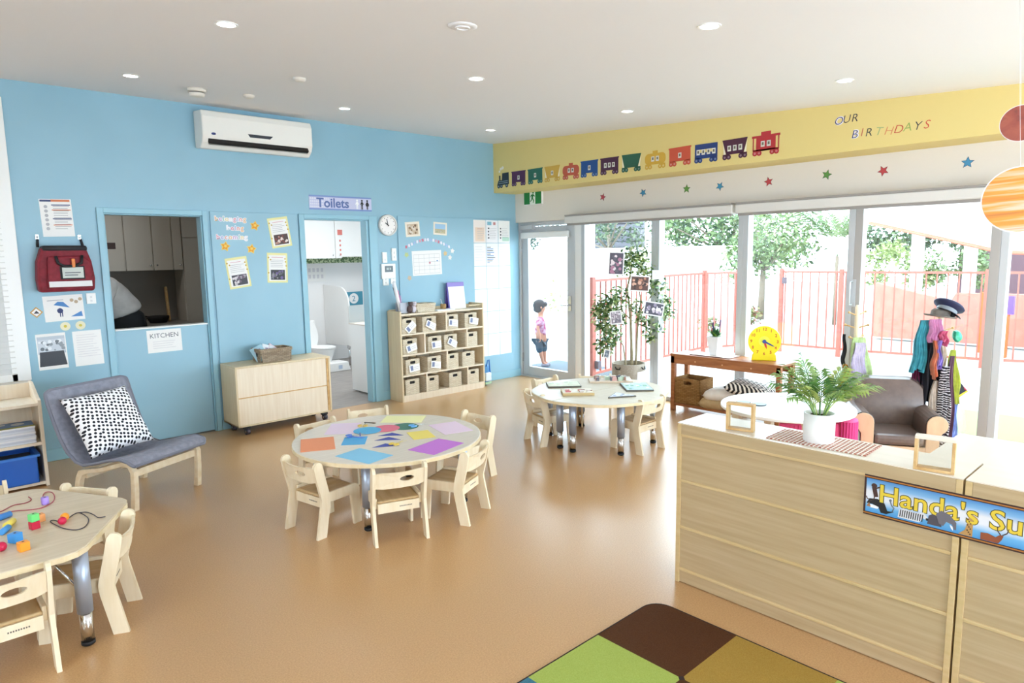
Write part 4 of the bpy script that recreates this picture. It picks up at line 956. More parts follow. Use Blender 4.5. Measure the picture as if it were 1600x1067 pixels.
for r_, fr in ((3, (.53,)), (2, (.27, .78)), (1, (.53,)), (0, (.28, .78))):
    for f in fr:
        x = -hw + 2 * hw * f; b = MB(maple); b.box((x - .009, dp, LV[r_]), (x + .009, -.012, LV[r_ + 1] - .018)); b.build('divider', t)
def make_basket(lb, loc):
    t = thing('woven_basket', lb, 'basket', loc, 0, 'woven baskets in the cubby shelf')
    w, d, h = .195, .23, .175
    b = MB(nat_wicker)
    b.box((-w / 2, d - .008, 0), (w / 2, d, h)); b.box((-w / 2, 0, 0), (-w / 2 + .008, d, h)); b.box((w / 2 - .008, 0, 0), (w / 2, d, h)); b.box((-w / 2, 0, 0), (w / 2, d, .006))
    n = 32; out, inn = [], []
    for i in range(n):
        a = 2 * PI * (i + .5) / n; c, s_ = math.cos(a), math.sin(a); k = 1 / max(abs(c) / (w / 2), abs(s_) / (h / 2)); out.append((k * c, h / 2 + k * s_))
        k = 1 / max(abs(c) / .035, abs(s_) / .016); inn.append((k * c, h * .78 + k * s_))
    b.ring(out, inn, 0, .008, 'y'); b.build('basket_body', t, bev=.002)
    b = MB(dark); b.box((-w / 2 + .01, .012, .01), (w / 2 - .01, .014, h - .015)); b.build('hole_shade', t)  # dark sheet behind the handle hole, stands for the shade inside the basket
    return t
lvl = ['bottom', 'second lowest', 'third lowest', 'top']; pos = ['first', 'second', 'third', 'fourth']
BX = {3: [(-2.03, 1), (-1.75, 1), (-1.425, 1), (-1.13, 1)], 2: [(-2.025, 1), (-1.68, 1), (-1.445, 1), (-1.13, 0)], 1: [(-1.995, 1), (-1.695, 1), (-1.43, 0), (-1.18, 0)], 0: [(-2.01, 0), (-1.735, 0), (-1.39, 0), (-1.115, 0)]}
proto = None; q = random.Random(11)
for lv in (3, 2, 1, 0):
    for i, (x, tg) in enumerate(BX[lv]):
        lb = 'woven basket, %s level of the cubby shelf, %s from the left%s' % (lvl[lv], pos[i], ', white tag' if tg else '')
        loc = (x, SYF + .01, LV[lv] + .0005)
        if proto is None: proto = make_basket(lb, loc)
        else: dup(proto, loc, q.uniform(-.03, .03) if lv else 0, lb)
        if tg:
            a = [40, -28, -8, -12, 14, 2, -30, 0, 5, -10][(3 - lv) * 4 + i if lv > 1 else 8 + i]
            b = MB(paper); b.box((-.07, -.0015, -.04), (.07, 0, .04)); b.use(M('tag_ink', '7C86A8', .7)); b.box((-.055, -.0022, -.025), (-.02, -.0015, .028)); b.use(grey_line)
            for k in range(2): b.box((-.01, -.0022, .005 - k * .02), (.055, -.0015, .009 - k * .02))
            tag(b.build('name_tag', loc=(x + .0 + (.03 if i == 3 else .01) * (1 if lv > 1 else 1), SYF - .006 - .002 * i, LV[lv] + .075), rot=(R(-4), R(-a), 0)), 'white card tag on the basket %s from the left, %s level' % (pos[i], lvl[lv]), 'tag', 'white tags on the shelf baskets')
# on top of the shelf
ZT = 1.0005
t = thing('pale_basket', 'long low pale woven basket on top of the cubby shelf', 'basket', (-1.76, -.15, ZT))
b = MB(nat_wicker); taper_box(b, .27, .16, .09, .85); b.build('basket_body', t, bev=.003)
b = MB(nat_wicker); b.ring(rrect(-.142, -.09, .142, .09, .02), rrect(-.125, -.07, .125, .07, .02), .075, .1); b.build('rim', t)
b = MB(M('nest_dark', '7A6648', .9)); b.box((-.11, -.06, .01), (.11, .06, .085), .02); b.build('contents', t)
t = thing('paper_holder', 'clear holder of pink and dark rolled papers at the left end of the shelf top', 'holder', (-2.03, -.13, ZT))
b = MB(M('holder_grey', 'B9BCC8', .3)); b.box((-.05, -.05, 0), (.05, .05, .004)); b.box((-.05, -.05, 0), (.05, -.046, .12)); b.box((-.05, .046, 0), (.05, .05, .12)); b.build('holder_body', t)
for k, (c, a, h) in enumerate((('F0EEF2', -12, .36), ('D56A9A', -9, .26), ('3F3850', -16, .3), ('B6A6CC', -5, .2), ('E9E6EA', -18, .33))):
    b = MB(M('roll_' + c, c, .6)); b.tube([(-.0 + k * .012 - .03, -.02 + k * .01, .01), (math.sin(R(a)) * h + k * .012 - .03, -.02 + k * .01, h)], .014 if k % 2 else .02, 8); b.build('rolled_sheet', t)
for dx, c, lb in ((.0, '5E4A48', 'brown'), (.05, 'D8D0DA', 'pale')):
    b = MB(M('toy_' + c, c, .7)); b.ball((0, 0, .045), (.035, .03, .045), 10, 8); b.ball((.005, -.01, .1), (.025, .025, .028), 10, 8); b.ball((-.02, -.01, .12), .01, 8, 6); b.ball((.025, -.01, .12), .01, 8, 6)
    tag(b.build('soft_toy', loc=(-1.965 + dx, -.2, ZT)), 'tiny %s soft toy beside the paper holder on the cubby shelf' % lb, 'toy')
t = thing('pencil_pot', 'small brown pot with a white pencil on the cubby shelf', 'pot', (-1.44, -.13, ZT))
b = MB(noisy('pot_brown', '9C7A4C', 'B08E5C', (9, 9, 9), .7)); b.lathe([(.032, 0), (.036, .07)]); b.build('pot', t)
b = MB(white_mat); b.tube([(0, 0, .03), (-.035, 0, .13)], .004, 6); b.build('pencil', t)
b = MB(paper); b.box((-.12, -.07, 0), (.14, .05, .012)); tag(b.build('paper_stack', loc=(-1.5, -.19, ZT)), 'thin stack of white paper lying at the front of the cubby shelf top', 'paper')
t = thing('display_easel', 'white sheet with a purple heading on a small standing easel', 'easel', (-1.215, -.15, ZT))
b = MB(M('easel_purple', '6F5FB4', .5)); b.at((0, .03, 0), (R(-8), 0, 0)); b.box((-.13, 0, 0), (.13, .006, .32)); b.at((0, .11, 0), (R(6), 0, 0)); b.box((-.13, .0, 0), (.13, .004, .3)); b.build('stand', t)
b = MB(paper); b.at((0, .028, .0), (R(-8), 0, 0)); b.box((-.115, -.004, 0), (.13, -.001, .27)); b.build('sheet', t)
b = MB(M('easel_head', '8F80C8', .5)); b.at((0, .028, .0), (R(-8), 0, 0)); b.box((-.125, -.006, .27), (.13, -.001, .322)); b.build('heading', t)
# bag on the floor right of the shelf
t = thing('blue_backpack', 'small blue and white child backpack standing right of the cubby shelf', 'bag', (-.84, -.13, 0))
b = MB(M('pack_blue', '5D9AD0', .6)); b.box((-.06, -.09, .0), (.06, .09, .27), .05); b.build('body', t)
b = MB(M('pack_white', 'D8E2EA', .6)); b.box((-.045, -.115, .06), (.05, -.08, .17), .015); b.build('pocket', t)
b = MB(M('pack_green', 'A8C4A0', .6)); b.box((-.05, -.105, .02), (.055, -.09, .05), .006); b.build('trim', t)
b = MB(M('pack_strap', '2F6FB4', .6)); b.tube([(-.02, -.09, .25), (-.01, -.11, .33), (.02, -.1, .33), (.035, -.095, .2), (.05, -.1, .1)], .009, 6); b.build('strap', t)
# ------------------------------------------------------------ long counter (back sides of low cabinets)
CF, CB, CH = -3.53, -3.265, .813
def counter(y0, y1, lb, group):
    t = thing('room_divider_cabinet', lb, 'cabinet', (CF, y0, 0), -PI / 2, group)   # local x runs away towards the viewer, local y into the cabinet
    w = y0 - y1; d = CB - CF
    b = MB(counter_edge); b.box((0, 0, .0), (.022, d, CH - .001)); b.build('end_panel', t, bev=.002)
    b = MB(counter_edge); b.box((w - .022, 0, .0), (w, d, CH - .001)); b.build('end_panel', t, bev=.002)
    b = MB(counter_top); b.box((0, .003, CH), (w, d, CH + .004)); b.build('top_panel', t)
    b = MB(counter_face); b.box((.022, .0, .762), (w - .022, d, CH)); b.build('top_rail', t, bev=.002)
    for z0, z1 in ((.535, .757), (.297, .523), (.078, .285), (.012, .066)):
        b = MB(counter_face); b.box((.022, .008, z0 - .008), (w - .022, .02, z1 + .008)); b.build('back_panel', t)
    for z in (.757, .529, .291, .072):
        b = MB(counter_edge); b.box((.022, -.0, z - .007), (w - .022, .012, z + .007)); b.build('moulding', t, bev=.003)
    b = MB(dark); b.box((.03, .03, 0), (w - .03, d - .01, .05)); b.build('base', t)
    b = MB(maple); b.box((.022, .03, .3), (w - .022, d, .32)); b.build('shelf_board', t)
    return t
counter(-4.775, -5.968, 'long pale timber cabinet unit seen from behind, holding the potted palm', 'divider cabinets in a row')
counter(-5.975, -7.2, 'pale timber cabinet unit at the right edge of the picture behind the banner', 'divider cabinets in a row')
t = thing('white_top_cabinet', 'low cabinet with a glaring white top behind the right end of the counter', 'cabinet', (-3.0, -6.5, 0))
b = MB(counter_top); b.box((-.25, -.7, .79), (.2, .72, .81)); b.build('top_panel', t, bev=.003)
b = MB(maple); b.box((-.24, -.69, 0), (.19, .71, .79)); b.build('carcass', t)
# banner
bn = MB(M('banner_brown', '3A1E1A', .5))
t = thing('banner', "blue strip banner reading Handa's Su with yellow letters and African animals", 'banner', (CF - .0012, -5.64, .68), rot=RIGHT)
W, Hh = 1.15, .163
g = M('banner_sky', '3F86C6', .5)
N, L, bs = nodes(g)
tc = N.new('ShaderNodeTexCoord'); sp = N.new('ShaderNodeSeparateXYZ'); rp = N.new('ShaderNodeValToRGB'); mr = N.new('ShaderNodeMapRange')
mr.inputs['From Min'].default_value = -.07; mr.inputs['From Max'].default_value = .07
L.new(tc.outputs['Object'], sp.inputs[0]); L.new(sp.outputs['Y'], mr.inputs[0]); L.new(mr.outputs[0], rp.inputs[0]); L.new(rp.outputs[0], bs.inputs['Base Color'])
e = rp.color_ramp.elements; e[0].position = 0; e[0].color = lin('3E8FD0'); e[1].position = 1; e[1].color = lin('3F80C0')
for p, c in ((.22, '6BAEDD'), (.42, 'E4E6EE'), (.62, 'E2E2E8'), (.8, '7FB0DA')): x = e.new(p); x.color = lin(c)
bn.rect(0, -Hh / 2, W, Hh / 2, 0, .0012); bn.use(g); bn.rect(.008, -Hh / 2 + .014, W, Hh / 2 - .014, .0012, .0018)
bn.use(M('banner_orange', 'B9752C', .5))
for z in (-Hh / 2 + .006, Hh / 2 - .010): bn.rect(0, z, W, z + .004, .0012, .002)
bn.build('backing', t)
b = MB(M('letter_outline', '4A4420', .5)); b.text("Handa's Su", .125, .052, -.034, .0026, .0003, off=.0045, shear=.0)  # dark printed outline behind the yellow letters
b.use(M('letter_yellow', 'E0C33A', .5)); b.text("Handa's Su", .125, .052, -.034, .0034, .0004, off=.0012, shear=.0)
for w_ in b.bm.verts: w_.co.x = .052 + (w_.co.x - .052) * .84; w_.co.y = -.018 + (w_.co.y + .034) * .80
b.build('lettering', t)
def animal(name, fn):
    b = MB(); fn(b)
    x0 = min(w_.co.x for w_ in b.bm.verts)
    for w_ in b.bm.verts: w_.co.x = x0 + (w_.co.x - x0) * 1.15; w_.co.y = -.0665 + (w_.co.y + .0665) * (1.25 if name != 'monkey_figure' else 1)
    b.build(name, t)
def monkey(b):
    b.use(M('an_brown', '4A2E26', .6)); b.disc(.033, .042, .009, .002, .0036); b.prism([(.026, .034), (.04, .036), (.047, .0), (.034, -.004)], .002, .0036); b.prism([(.04, .03), (.056, .04), (.056, .046), (.04, .036)], .002, .0036)
    b.tube([(.036, 0, .003), (.034, -.014, .003), (.024, -.02, .003), (.012, -.014, .003), (.01, -.006, .003)], .0018, 5)
def badger(b):
    b.use(M('an_black', '1C1A1A', .6)); b.prism([(.012, -.04), (.02, -.024), (.045, -.02), (.068, -.03), (.078, -.052), (.098, -.05), (.075, -.062), (.058, -.062), (.05, -.045), (.03, -.04)], .002, .0036)
    b.use(M('an_white', 'F0F0F0', .6)); b.prism(rrect(.022, -.052, .05, -.042, .004, 2), .002, .0034); b.use(M('an_tan', 'A8764A', .6)); b.prism([(.012, -.05), (.02, -.036), (.026, -.05)], .002, .0038)
def bird(b):
    b.use(M('an_grey', '6E7884', .6)); b.tube([(.096, -.018, .003), (.1, -.03, .003), (.108, -.038, .003), (.104, -.05, .003)], .002, 5); b.disc(.096, -.016, .004, .002, .004)
def zebra(b):
    b.use(M('an_zebra', 'D8D8DC', .6)); P = [(.125, -.062), (.128, -.038), (.14, -.03), (.17, -.036), (.185, -.034), (.2, -.028), (.214, -.044), (.208, -.05), (.198, -.046), (.19, -.062)]; b.prism(P, .002, .0036)
    b.use(M('an_black', '1C1A1A', .6))
    for i in range(11):
        x = .13 + i * .0065; b.prism([(x, -.058), (x + .0028, -.058), (x + .005, -.036), (x + .002, -.036)], .0036, .004)
    b.disc(.211, -.047, .004, .0036, .0042)
def elephant(b):
    b.use(M('an_elephant', '4E4850', .6)); b.prism([(.225, -.06), (.228, -.034), (.245, -.022), (.265, -.03), (.265, -.06)], .002, .0036)
    b.use(M('an_elephant2', '6A666E', .6)); b.prism([(.248, -.024), (.262, -.01), (.285, -.016), (.305, -.036), (.306, -.058), (.3, -.058), (.294, -.044), (.278, -.04), (.27, -.055), (.258, -.05)], .0036, .0044)
    b.use(M('an_white', 'F0F0F0', .6)); b.prism([(.288, -.046), (.296, -.05), (.298, -.062), (.292, -.056)], .0036, .0046)
def giraffe(b):
    b.use(M('an_giraffe', 'B98E54', .6)); b.prism([(.325, -.066), (.342, -.05), (.35, -.012), (.358, -.0), (.372, -.008), (.376, -.016), (.362, -.014), (.362, -.04), (.362, -.066)], .002, .0036)
    b.use(M('an_spot', '5E3E24', .6))
    for i in range(9): b.disc(.35 + (i % 3) * .004 - .002, -.018 - i * .0052, .0024, .0036, .0042, 6)
def antelope(b):
    b.use(M('an_antelope', '8E4A28', .6)); b.prism([(.392, -.066), (.392, -.046), (.41, -.044), (.43, -.05), (.442, -.04), (.45, -.042), (.446, -.054), (.438, -.066)], .002, .0036)
    b.use(M('an_brown', '4A2E26', .6)); b.tube([(.442, -.04, .003), (.434, -.03, .003), (.434, -.018, .003)], .0015, 5); b.tube([(.447, -.04, .003), (.458, -.032, .003), (.462, -.018, .003)], .0015, 5)
for nm, fn in (('monkey_figure', monkey), ('badger_figure', badger), ('bird_figure', bird), ('zebra_figure', zebra), ('elephant_figure', elephant), ('giraffe_figure', giraffe), ('antelope_figure', antelope)): animal(nm, fn)

# ------------------------------------------------------------ on the counter
CT = CH + .0045
matm = M('woven_mat', 'F0E6DE', .8)
N, L, bs = nodes(matm)
tc = N.new('ShaderNodeTexCoord'); mp = N.new('ShaderNodeMapping'); mp.inputs['Scale'].default_value = (58, 46, 1); mp.inputs['Rotation'].default_value = (0, 0, 0)
br = N.new('ShaderNodeTexBrick'); br.inputs['Scale'].default_value = 1; br.inputs['Brick Width'].default_value = 1.4; br.inputs['Row Height'].default_value = .8; br.inputs['Mortar Size'].default_value = .16
br.inputs['Color1'].default_value = lin('9E5640'); br.inputs['Color2'].default_value = lin('B8705A'); br.inputs['Mortar'].default_value = lin('F2E9E2')
L.new(tc.outputs['Object'], mp.inputs[0]); L.new(mp.outputs[0], br.inputs['Vector']); L.new(br.outputs[0], bs.inputs['Base Color'])
b = MB(matm); b.box((-.1, -.205, 0), (.1, .205, .003)); tag(b.build('place_mat', loc=(-3.395, -5.415, CT), rot=(0, 0, R(2))), 'red brown and white woven mat under the potted palm', 'mat')
def fbox(name, x, y, w, h, d, rz, lb, topm):
    t = thing(name, lb, 'display stand', (x, y, CT), rz, 'clear display stands on the counter')
    b = MB(frame_wood); s = .011
    for x0 in (-w / 2, w / 2 - s): b.box((x0, -d / 2, 0), (x0 + s, d / 2, h - s))
    b.box((-w / 2 + s, -d / 2, 0), (w / 2 - s, d / 2, s)); b.build('wooden_frame', t, bev=.001)
    b = MB(topm); b.box((-w / 2, -d / 2, h - s), (w / 2, d / 2, h)); b.build('top_bar', t, bev=.001)
    b = MB(glass('frame_glass', (.93, .95, .94), .12) if 'frame_glass' not in MATS else MATS['frame_glass']); b.box((-w / 2 + s, -.002, s), (w / 2 - s, .002, h - s)); b.build('pane', t)
fbox('clear_stand', -3.455, -5.065, .125, .128, .038, R(-78), 'small timber framed clear stand at the left end of the counter', frame_wood)
fbox('clear_stand', -3.495, -5.865, .13, .13, .045, R(-80), 'small timber framed clear stand near the right end of the counter, above the banner', counter_top)

leafm = noisy('palm_green', '6E9450', '9CBA70', (6, 6, 6), .45, 4, 2)
leaf2 = noisy('palm_dark_green', '3F6A34', '6C9450', (6, 6, 6), .45, 4, 2)
leaf3 = noisy('palm_yellow_green', '9DB85C', 'C2CF7C', (6, 6, 6), .45, 4, 2)
def frond(t, base, az, lean, length, m, nl=12, ll=.11, droop=1.0, name='frond', lw=.006):
    b = MB(m); P = []
    d = Vector((math.cos(az), math.sin(az), 0))
    for i in range(13):
        s = i / 12; a = lean * (.25 + .95 * s * droop)
        P.append((P[-1] if P else Vector(base)) + (d * math.sin(a) + Vector((0, 0, 1)) * math.cos(a)) * (length / 12 if i else 0))
    b.tube(P, [.0028 * (1 - .6 * i / 12) for i in range(13)], 5)
    side = Vector((-d.y, d.x, 0))
    for i in range(nl):
        s = .36 + .64 * i / (nl - 1); k = s * 12; j = min(int(k), 11); p = P[j].lerp(P[j + 1], k - j); tg = (P[j + 1] - P[j]).normalized()
        L_ = ll * (1.0 - .55 * abs(s - .6) / .6)
        for sg in (-1, 1):
            v = (side * sg * .8 + tg * .75 + Vector((0, 0, rnd.uniform(-.15, .12)))).normalized(); n_ = v.cross(tg).normalized(); wv = v.cross(n_).normalized() * lw
            q0, q1, q2 = p, p + v * L_ * .45 + Vector((0, 0, .004)), p + v * L_ - Vector((0, 0, L_ * .25))
            vs = [b.v(q0), b.v(q1 + wv), b.v(q2), b.v(q1 - wv)]; b.f(vs)
    b.build(name, t)
t = thing('potted_palm', 'feathery green palm in a plain white cylinder pot on the counter', 'potted plant', (-3.40, -5.40, CT + .0032))
b = MB(M('pot_white', 'F2F2F0', .4)); b.lathe([(.058, 0), (.063, .004), (.064, .125), (.058, .125), (.057, .105)], n=40, cap=False); b.lathe([(0.0001, .001), (.058, 0)], n=40, cap=False); b.build('pot', t)
b = MB(M('pot_soil', '5A4A3A', .95)); b.disc(0, 0, .058, .095, .105, 24)
q = random.Random(2)
for i in range(26): b.ball((q.uniform(-.04, .04), q.uniform(-.04, .04), .106), .007, 6, 4)
b.build('soil', t)
frs = [(-20, .9, .30, 0), (25, .8, .28, 1), (60, .55, .30, 0), (95, .95, .30, 0), (130, 1.1, .30, 1), (150, .7, .33, 0), (175, .9, .26, 2), (205, .6, .26, 1), (235, 1.0, .27, 0), (262, 1.1, .30, 2), (285, .8, .30, 0), (310, 1.2, .31, 0), (335, .55, .27, 2), (110, .3, .33, 1), (300, .35, .28, 0), (275, .6, .24, 1), (75, 1.25, .27, 0), (160, 1.3, .27, 0), (120, .6, .27, 2), (320, 1.0, .25, 2)]
for i, (az, ln, le, mi) in enumerate(frs):
    a = R(az); frond(t, (.018 * math.cos(a), .018 * math.sin(a), .1), a, ln, le * .79, (leafm, leaf2, leaf3)[mi])

# ------------------------------------------------------------ checked rug
t = thing('rug', 'short pile rug of large brown, green and mustard squares at the bottom of the picture', 'rug', (-3.772, -4.825, 0))
S = .42
rugc = {'b': noisy('rug_brown', '4C2F1C', '573823', (1, 1, 1), .95, 260, 3, .6, .1), 'g': noisy('rug_green', '9AAA50', 'A7B65E', (1, 1, 1), .95, 260, 3, .6, .1),
        'o': noisy('rug_mustard', '9C7C38', 'A98943', (1, 1, 1), .95, 260, 3, .6, .1), 't': noisy('rug_teal', '3E6E80', '4A7A8C', (1, 1, 1), .95, 260, 3, .6, .1)}
layout = ['bgtog', 'obgbt', 'gotgb', 'tbogo']
for j in range(5):
    for i in range(4):
        k = layout[i][j]; b = MB(rugc[k]); x1 = -j * S; y1 = -i * S
        if i == 0 and j == 0:
            r_ = .09; pts = [(x1 - S, y1 - S), (x1, y1 - S), (x1, y1 - r_)] + [(x1 - r_ + r_ * math.sin(R(90 - a)), y1 - r_ + r_ * math.cos(R(90 - a))) for a in range(0, 91, 15)] + [(x1 - S, y1)]
            b.prism(pts, 0, .009)
        else: b.box((x1 - S, y1 - S, 0), (x1, y1, .009))
        o = b.build('rug_square', t)
b = MB(M('rug_binding', '2C1C14', .9))
P = [(-5 * S, 0), (-.09, 0)] + [(-.09 + .09 * math.sin(R(a)), -.09 + .09 * math.cos(R(a))) for a in range(15, 90, 15)] + [(0, -.09), (0, -4 * S)]
b.tube([(x, y, .005) for x, y in P], .0055, 6); b.prism([(-S - .015, -S), (-S, -S - .015), (-S + .015, -S), (-S, -S + .015)], .009, .0098); b.build('binding', t)

# ------------------------------------------------------------ brown armchair
vinyl = noisy('brown_vinyl', '66564F', '715F57', (4, 4, 4), .3, 6, 3, .15, .5)
pipe_m = M('vinyl_piping', '3E3432', .35)
beech = noisy('beech_panel', 'CFA987', 'D8B592', (9, 9, 2), .5, 2.5, 3)
AF = R(-60.6)
t = thing('child_armchair', 'small brown vinyl armchair with timber arm fronts near the windows', 'armchair', (-.61, -4.825, 0), AF)
# local: -y is forward
w, d = .64, .52
def armprof(s):
    P = [(s * .175, .0), (s * .175, .33)]
    for i in range(13):
        a = R(180 - i * 20); P.append((s * (.245 - .07 * -math.cos(a)) if 0 else s * (.245 + .07 * math.cos(a)), .34 + .07 * math.sin(a)))
    P += [(s * .262, .25), (s * .262, .0)]
    return P
for s in (-1, 1):
    b = MB(vinyl); b.prism(armprof(s), -d / 2 + .022, d / 2 - .04, 'y'); b.build('arm', t, bev=.006)
    b = MB(beech); b.prism(armprof(s), -d / 2 + .002, -d / 2 + .02, 'y'); b.build('arm_front', t, bev=.003)
    b = MB(pipe_m); b.tube([(x, -d / 2 + .02, z) for x, z in armprof(s)], .006, 6); b.build('piping', t)
b = MB(vinyl)
def bk(u, v):
    x = (u - .5) * 2; zt = .60 - .07 * max(0, abs(x) - .55) ** 2 / .2
    return (x * .245, .13 + .06 * v - .03 * math.sin(v * PI), .2 + (zt - .2) * v)
for q_ in (0, 1):
    off = Vector((0, .10 * q_, 0)); b.grid(lambda u, v: tuple(Vector(bk(u, v)) + off), 14, 14)
edge = [bk(0, i / 14) for i in range(15)] + [bk(i / 14, 1) for i in range(1, 15)] + [bk(1, 1 - i / 14) for i in range(1, 15)]
vs0 = [b.v(p) for p in edge]; vs1 = [b.v((p[0], p[1] + .1, p[2])) for p in edge]; vm = [b.v((p[0] * 1.06, p[1] + .05, p[2] + (.02 if 14 <= i <= 28 else 0))) for i, p in enumerate(edge)]
b.smooth()
for i in range(len(edge) - 1): b.f([vs0[i], vs0[i + 1], vm[i + 1], vm[i]]); b.f([vm[i], vm[i + 1], vs1[i + 1], vs1[i]])
b.build('backrest', t)
b = MB(vinyl); b.box((-.174, -d / 2 + .006, .165), (.174, .14, .25), .03); b.build('seat_cushion', t)
b = MB(beech); b.box((-.174, -d / 2 + .004, .015), (.174, -d / 2 + .02, .165)); b.build('front_board', t)
b = MB(beech); b.box((-.262, .2, .0), (.262, .22, .2)); b.build('back_board', t)

# ------------------------------------------------------------ low white table with coasters, pink drum
white_table = M('white_laminate', 'F0EDE8', .3)
t = thing('low_round_table', 'low round white table behind the counter, half hidden', 'table', (-1.27, -4.28, 0))
b = MB(white_table); b.disc(0, 0, .49, .425, .45, 60); b.build('tabletop', t, bev=.006)
for a in (45, 135, 225, 315): b = MB(birch); b.box((.38 * math.cos(R(a)) - .03, .38 * math.sin(R(a)) - .03, 0), (.38 * math.cos(R(a)) + .03, .38 * math.sin(R(a)) + .03, .425)); b.build('leg', t, bev=.004)
for x, y, lb in ((-1.42, -4.0, 'dark rimmed round coaster on the low white table, farther left'), (-1.40, -4.12, 'dark rimmed round coaster on the low white table, nearer the palm')):
    b = MB(M('coaster_dark', '4E5A60', .5)); b.disc(0, 0, .055, 0, .008, 24); b.use(M('coaster_top', 'A9BCC0', .5)); b.disc(0, 0, .05, .008, .0095, 24)
    tag(b.build('coaster', loc=(x, y, .4505)), lb, 'coaster', 'coasters on the low white table')
t = thing('pink_stool', 'ribbed bright pink fabric stool between the low white table and brown armchair', 'stool', (-1.08, -4.66, 0))
b = MB(M('pink_fabric', 'D0387C', .7)); b.prism([((.075 + .004 * (i % 2)) * math.cos(i * PI / 24), (.075 + .004 * (i % 2)) * math.sin(i * PI / 24)) for i in range(48)], 0, .36); b.build('drum', t)
b = MB(M('pink_top', 'DE5C96', .6)); b.lathe([(.074, .36), (.074, .375), (.05, .385), (.0001, .387)], n=32, cap=False); b.build('top_pad', t)
b = MB(M('crate_pink', 'C42E62', .6)); 
for i in range(14): b.box((-.02 + 0, -.2 + i * .028, 0), (.02, -.178 + i * .028, .39))
b.box((-.015, -.2, .0), (.015, .2, .4)); tag(b.build('pink_ribbed_panel', loc=(-1.52, -4.56, 0), rot=(0, 0, R(40))), 'deep pink ribbed board standing under the low white table', 'board')

# ------------------------------------------------------------ brown bench with pots, clock and cushions
t = thing('low_bench', 'brown timber bench table with a lower shelf by the windows', 'bench', (-.25, -3.225, 0))
b = MB(dark_timber); b.box((-.15, -.595, .578), (.15, .595, .60)); b.build('top_board', t, bev=.003)
b = MB(dark_timber); b.box((-.147, -.59, .50), (-.125, .59, .578)); b.use(M('screw_cap', 'D8A878', .5))
for y in (.3, .0, -.3): b.at((-.1475, y, .54), (0, PI / 2, 0)); b.disc(0, 0, .008, -.002, .001, 12)
b.at(); b.build('front_apron', t, bev=.002)
b = MB(dark_timber); b.box((.125, -.59, .50), (.147, .59, .578)); b.build('back_apron', t, bev=.002)
for y in (-.565, .565):
    for x in (-.125, .125): b = MB(dark_timber); b.box((x - .022, y - .022, 0), (x + .022, y + .022, .577)); b.build('leg', t, bev=.003)
b = MB(dark_timber); b.box((-.147, -.54, .06), (.147, .54, .085)); b.build('lower_shelf', t, bev=.002)
b = MB(M('tray_white', 'D9CFC8', .5)); b.box((-.11, -.22, 0), (.11, .22, .006)); b.use(M('tray_line', '8E6B5C', .6)); b.box((-.112, -.222, 0), (-.106, .222, .009)); b.box((-.11, -.222, 0), (.11, -.216, .009))
tag(b.build('flat_tray', loc=(-.25, -3.06, .6005)), 'thin white tray with brown edge under the white pot on the brown bench', 'tray')
t = thing('potted_flowers', 'tapered square white pot with leaves and purple flower spikes on the brown bench', 'potted plant', (-.25, -3.06, .607))
b = MB(white_mat); r0, r1 = .04, .065
for z0, z1, a0, a1 in ((0, .19, r0, r1),):
    b.prism([(0, 0)] * 0 or [(-1, -1), (1, -1), (1, 1), (-1, 1)], 0, 1)
for v_ in b.bm.verts: k = r0 + (r1 - r0) * v_.co.z; v_.co = Vector((v_.co.x * k, v_.co.y * k, v_.co.z * .19))
b.build('pot', t, bev=.006)
b = MB(M('leaf_dk', '2F5A34', .5)); q = random.Random(5)
for i in range(70):
    a = q.uniform(0, 2 * PI); l = q.uniform(.06, .11); tz = q.uniform(.1, 1.0); p = Vector((q.uniform(-.02, .02), q.uniform(-.02, .02), .19)); dv = Vector((math.cos(a) * (1 - tz * .6), math.sin(a) * (1 - tz * .6), tz)).normalized(); sd = dv.cross(Vector((0, 0, 1))).normalized() * .013
    b.use(M('leaf_dk', '2F5A34', .5) if i % 3 else M('leaf_lt', '8DBE4A', .5)); b.f([b.v(p), b.v(p + dv * l * .5 + sd), b.v(p + dv * l), b.v(p + dv * l * .5 - sd)])
b.build('foliage', t)
for dx, h in ((.0, .30), (-.0, .33), (.0, .29)):
    b = MB(M('flower_purple', '4A466E', .6)); y = (.30 - h) * .6 - (.02 if dx == 0 and h == .33 else -.02)
    b.tube([(0, y, .22), (0, y * 1.5, h + .03)], .0035, 5); 
    for k in range(6): b.ball((q.uniform(-.004, .004), y * (1 + .08 * k), h - .04 + k * .013), .0065, 6, 5)
    b.build('flower_spike', t)
b = MB(M('flower_red', 'D8746A', .6)); 
for k in range(8): b.ball((q.uniform(-.02, .02), .06 + q.uniform(-.03, .03), .25 + q.uniform(-.02, .02)), .007, 6, 5)
b.tube([(0, .01, .19), (0, .06, .25)], .002, 5); b.build('red_blossom', t)
# yellow teaching clock
t = thing('toy_clock', 'bright yellow toy clock with red numbers standing on the brown bench', 'clock', (-.2, -3.55, .6003), rot=(0, 0, 0))
cd = Vector((-6.0, -3.0, 0)).normalized(); t.rotation_euler = (0, 0, math.atan2(cd.y, cd.x) + PI / 2)   # local -y faces the viewer
yel = M('clock_yellow', 'F6E412', .35); ynum = M('number_red', 'C8541E', .5)
b = MB(yel)
P = [(.148 * math.sin(R(a)), .185 + .148 * math.cos(R(a))) for a in range(-140, 141, 8)]
b.prism(P + [(.108, .05), (.112, 0), (-.112, 0), (-.108, .05)], -.03, .03, 'y'); b.build('body', t, bev=.006)
F = Matrix.Rotation(PI / 2, 4, 'X')
for i in range(1, 13):
    a = R(30 * i); s = str(i); b = MB(ynum)
    b.X = F @ Matrix.Translation((.118 * math.sin(a), .185 + .118 * math.cos(a) - .013, .0305)); b.text(s, .04, 0, 0, 0, .0008, 'CENTER', off=.0008); b.build('number', t)
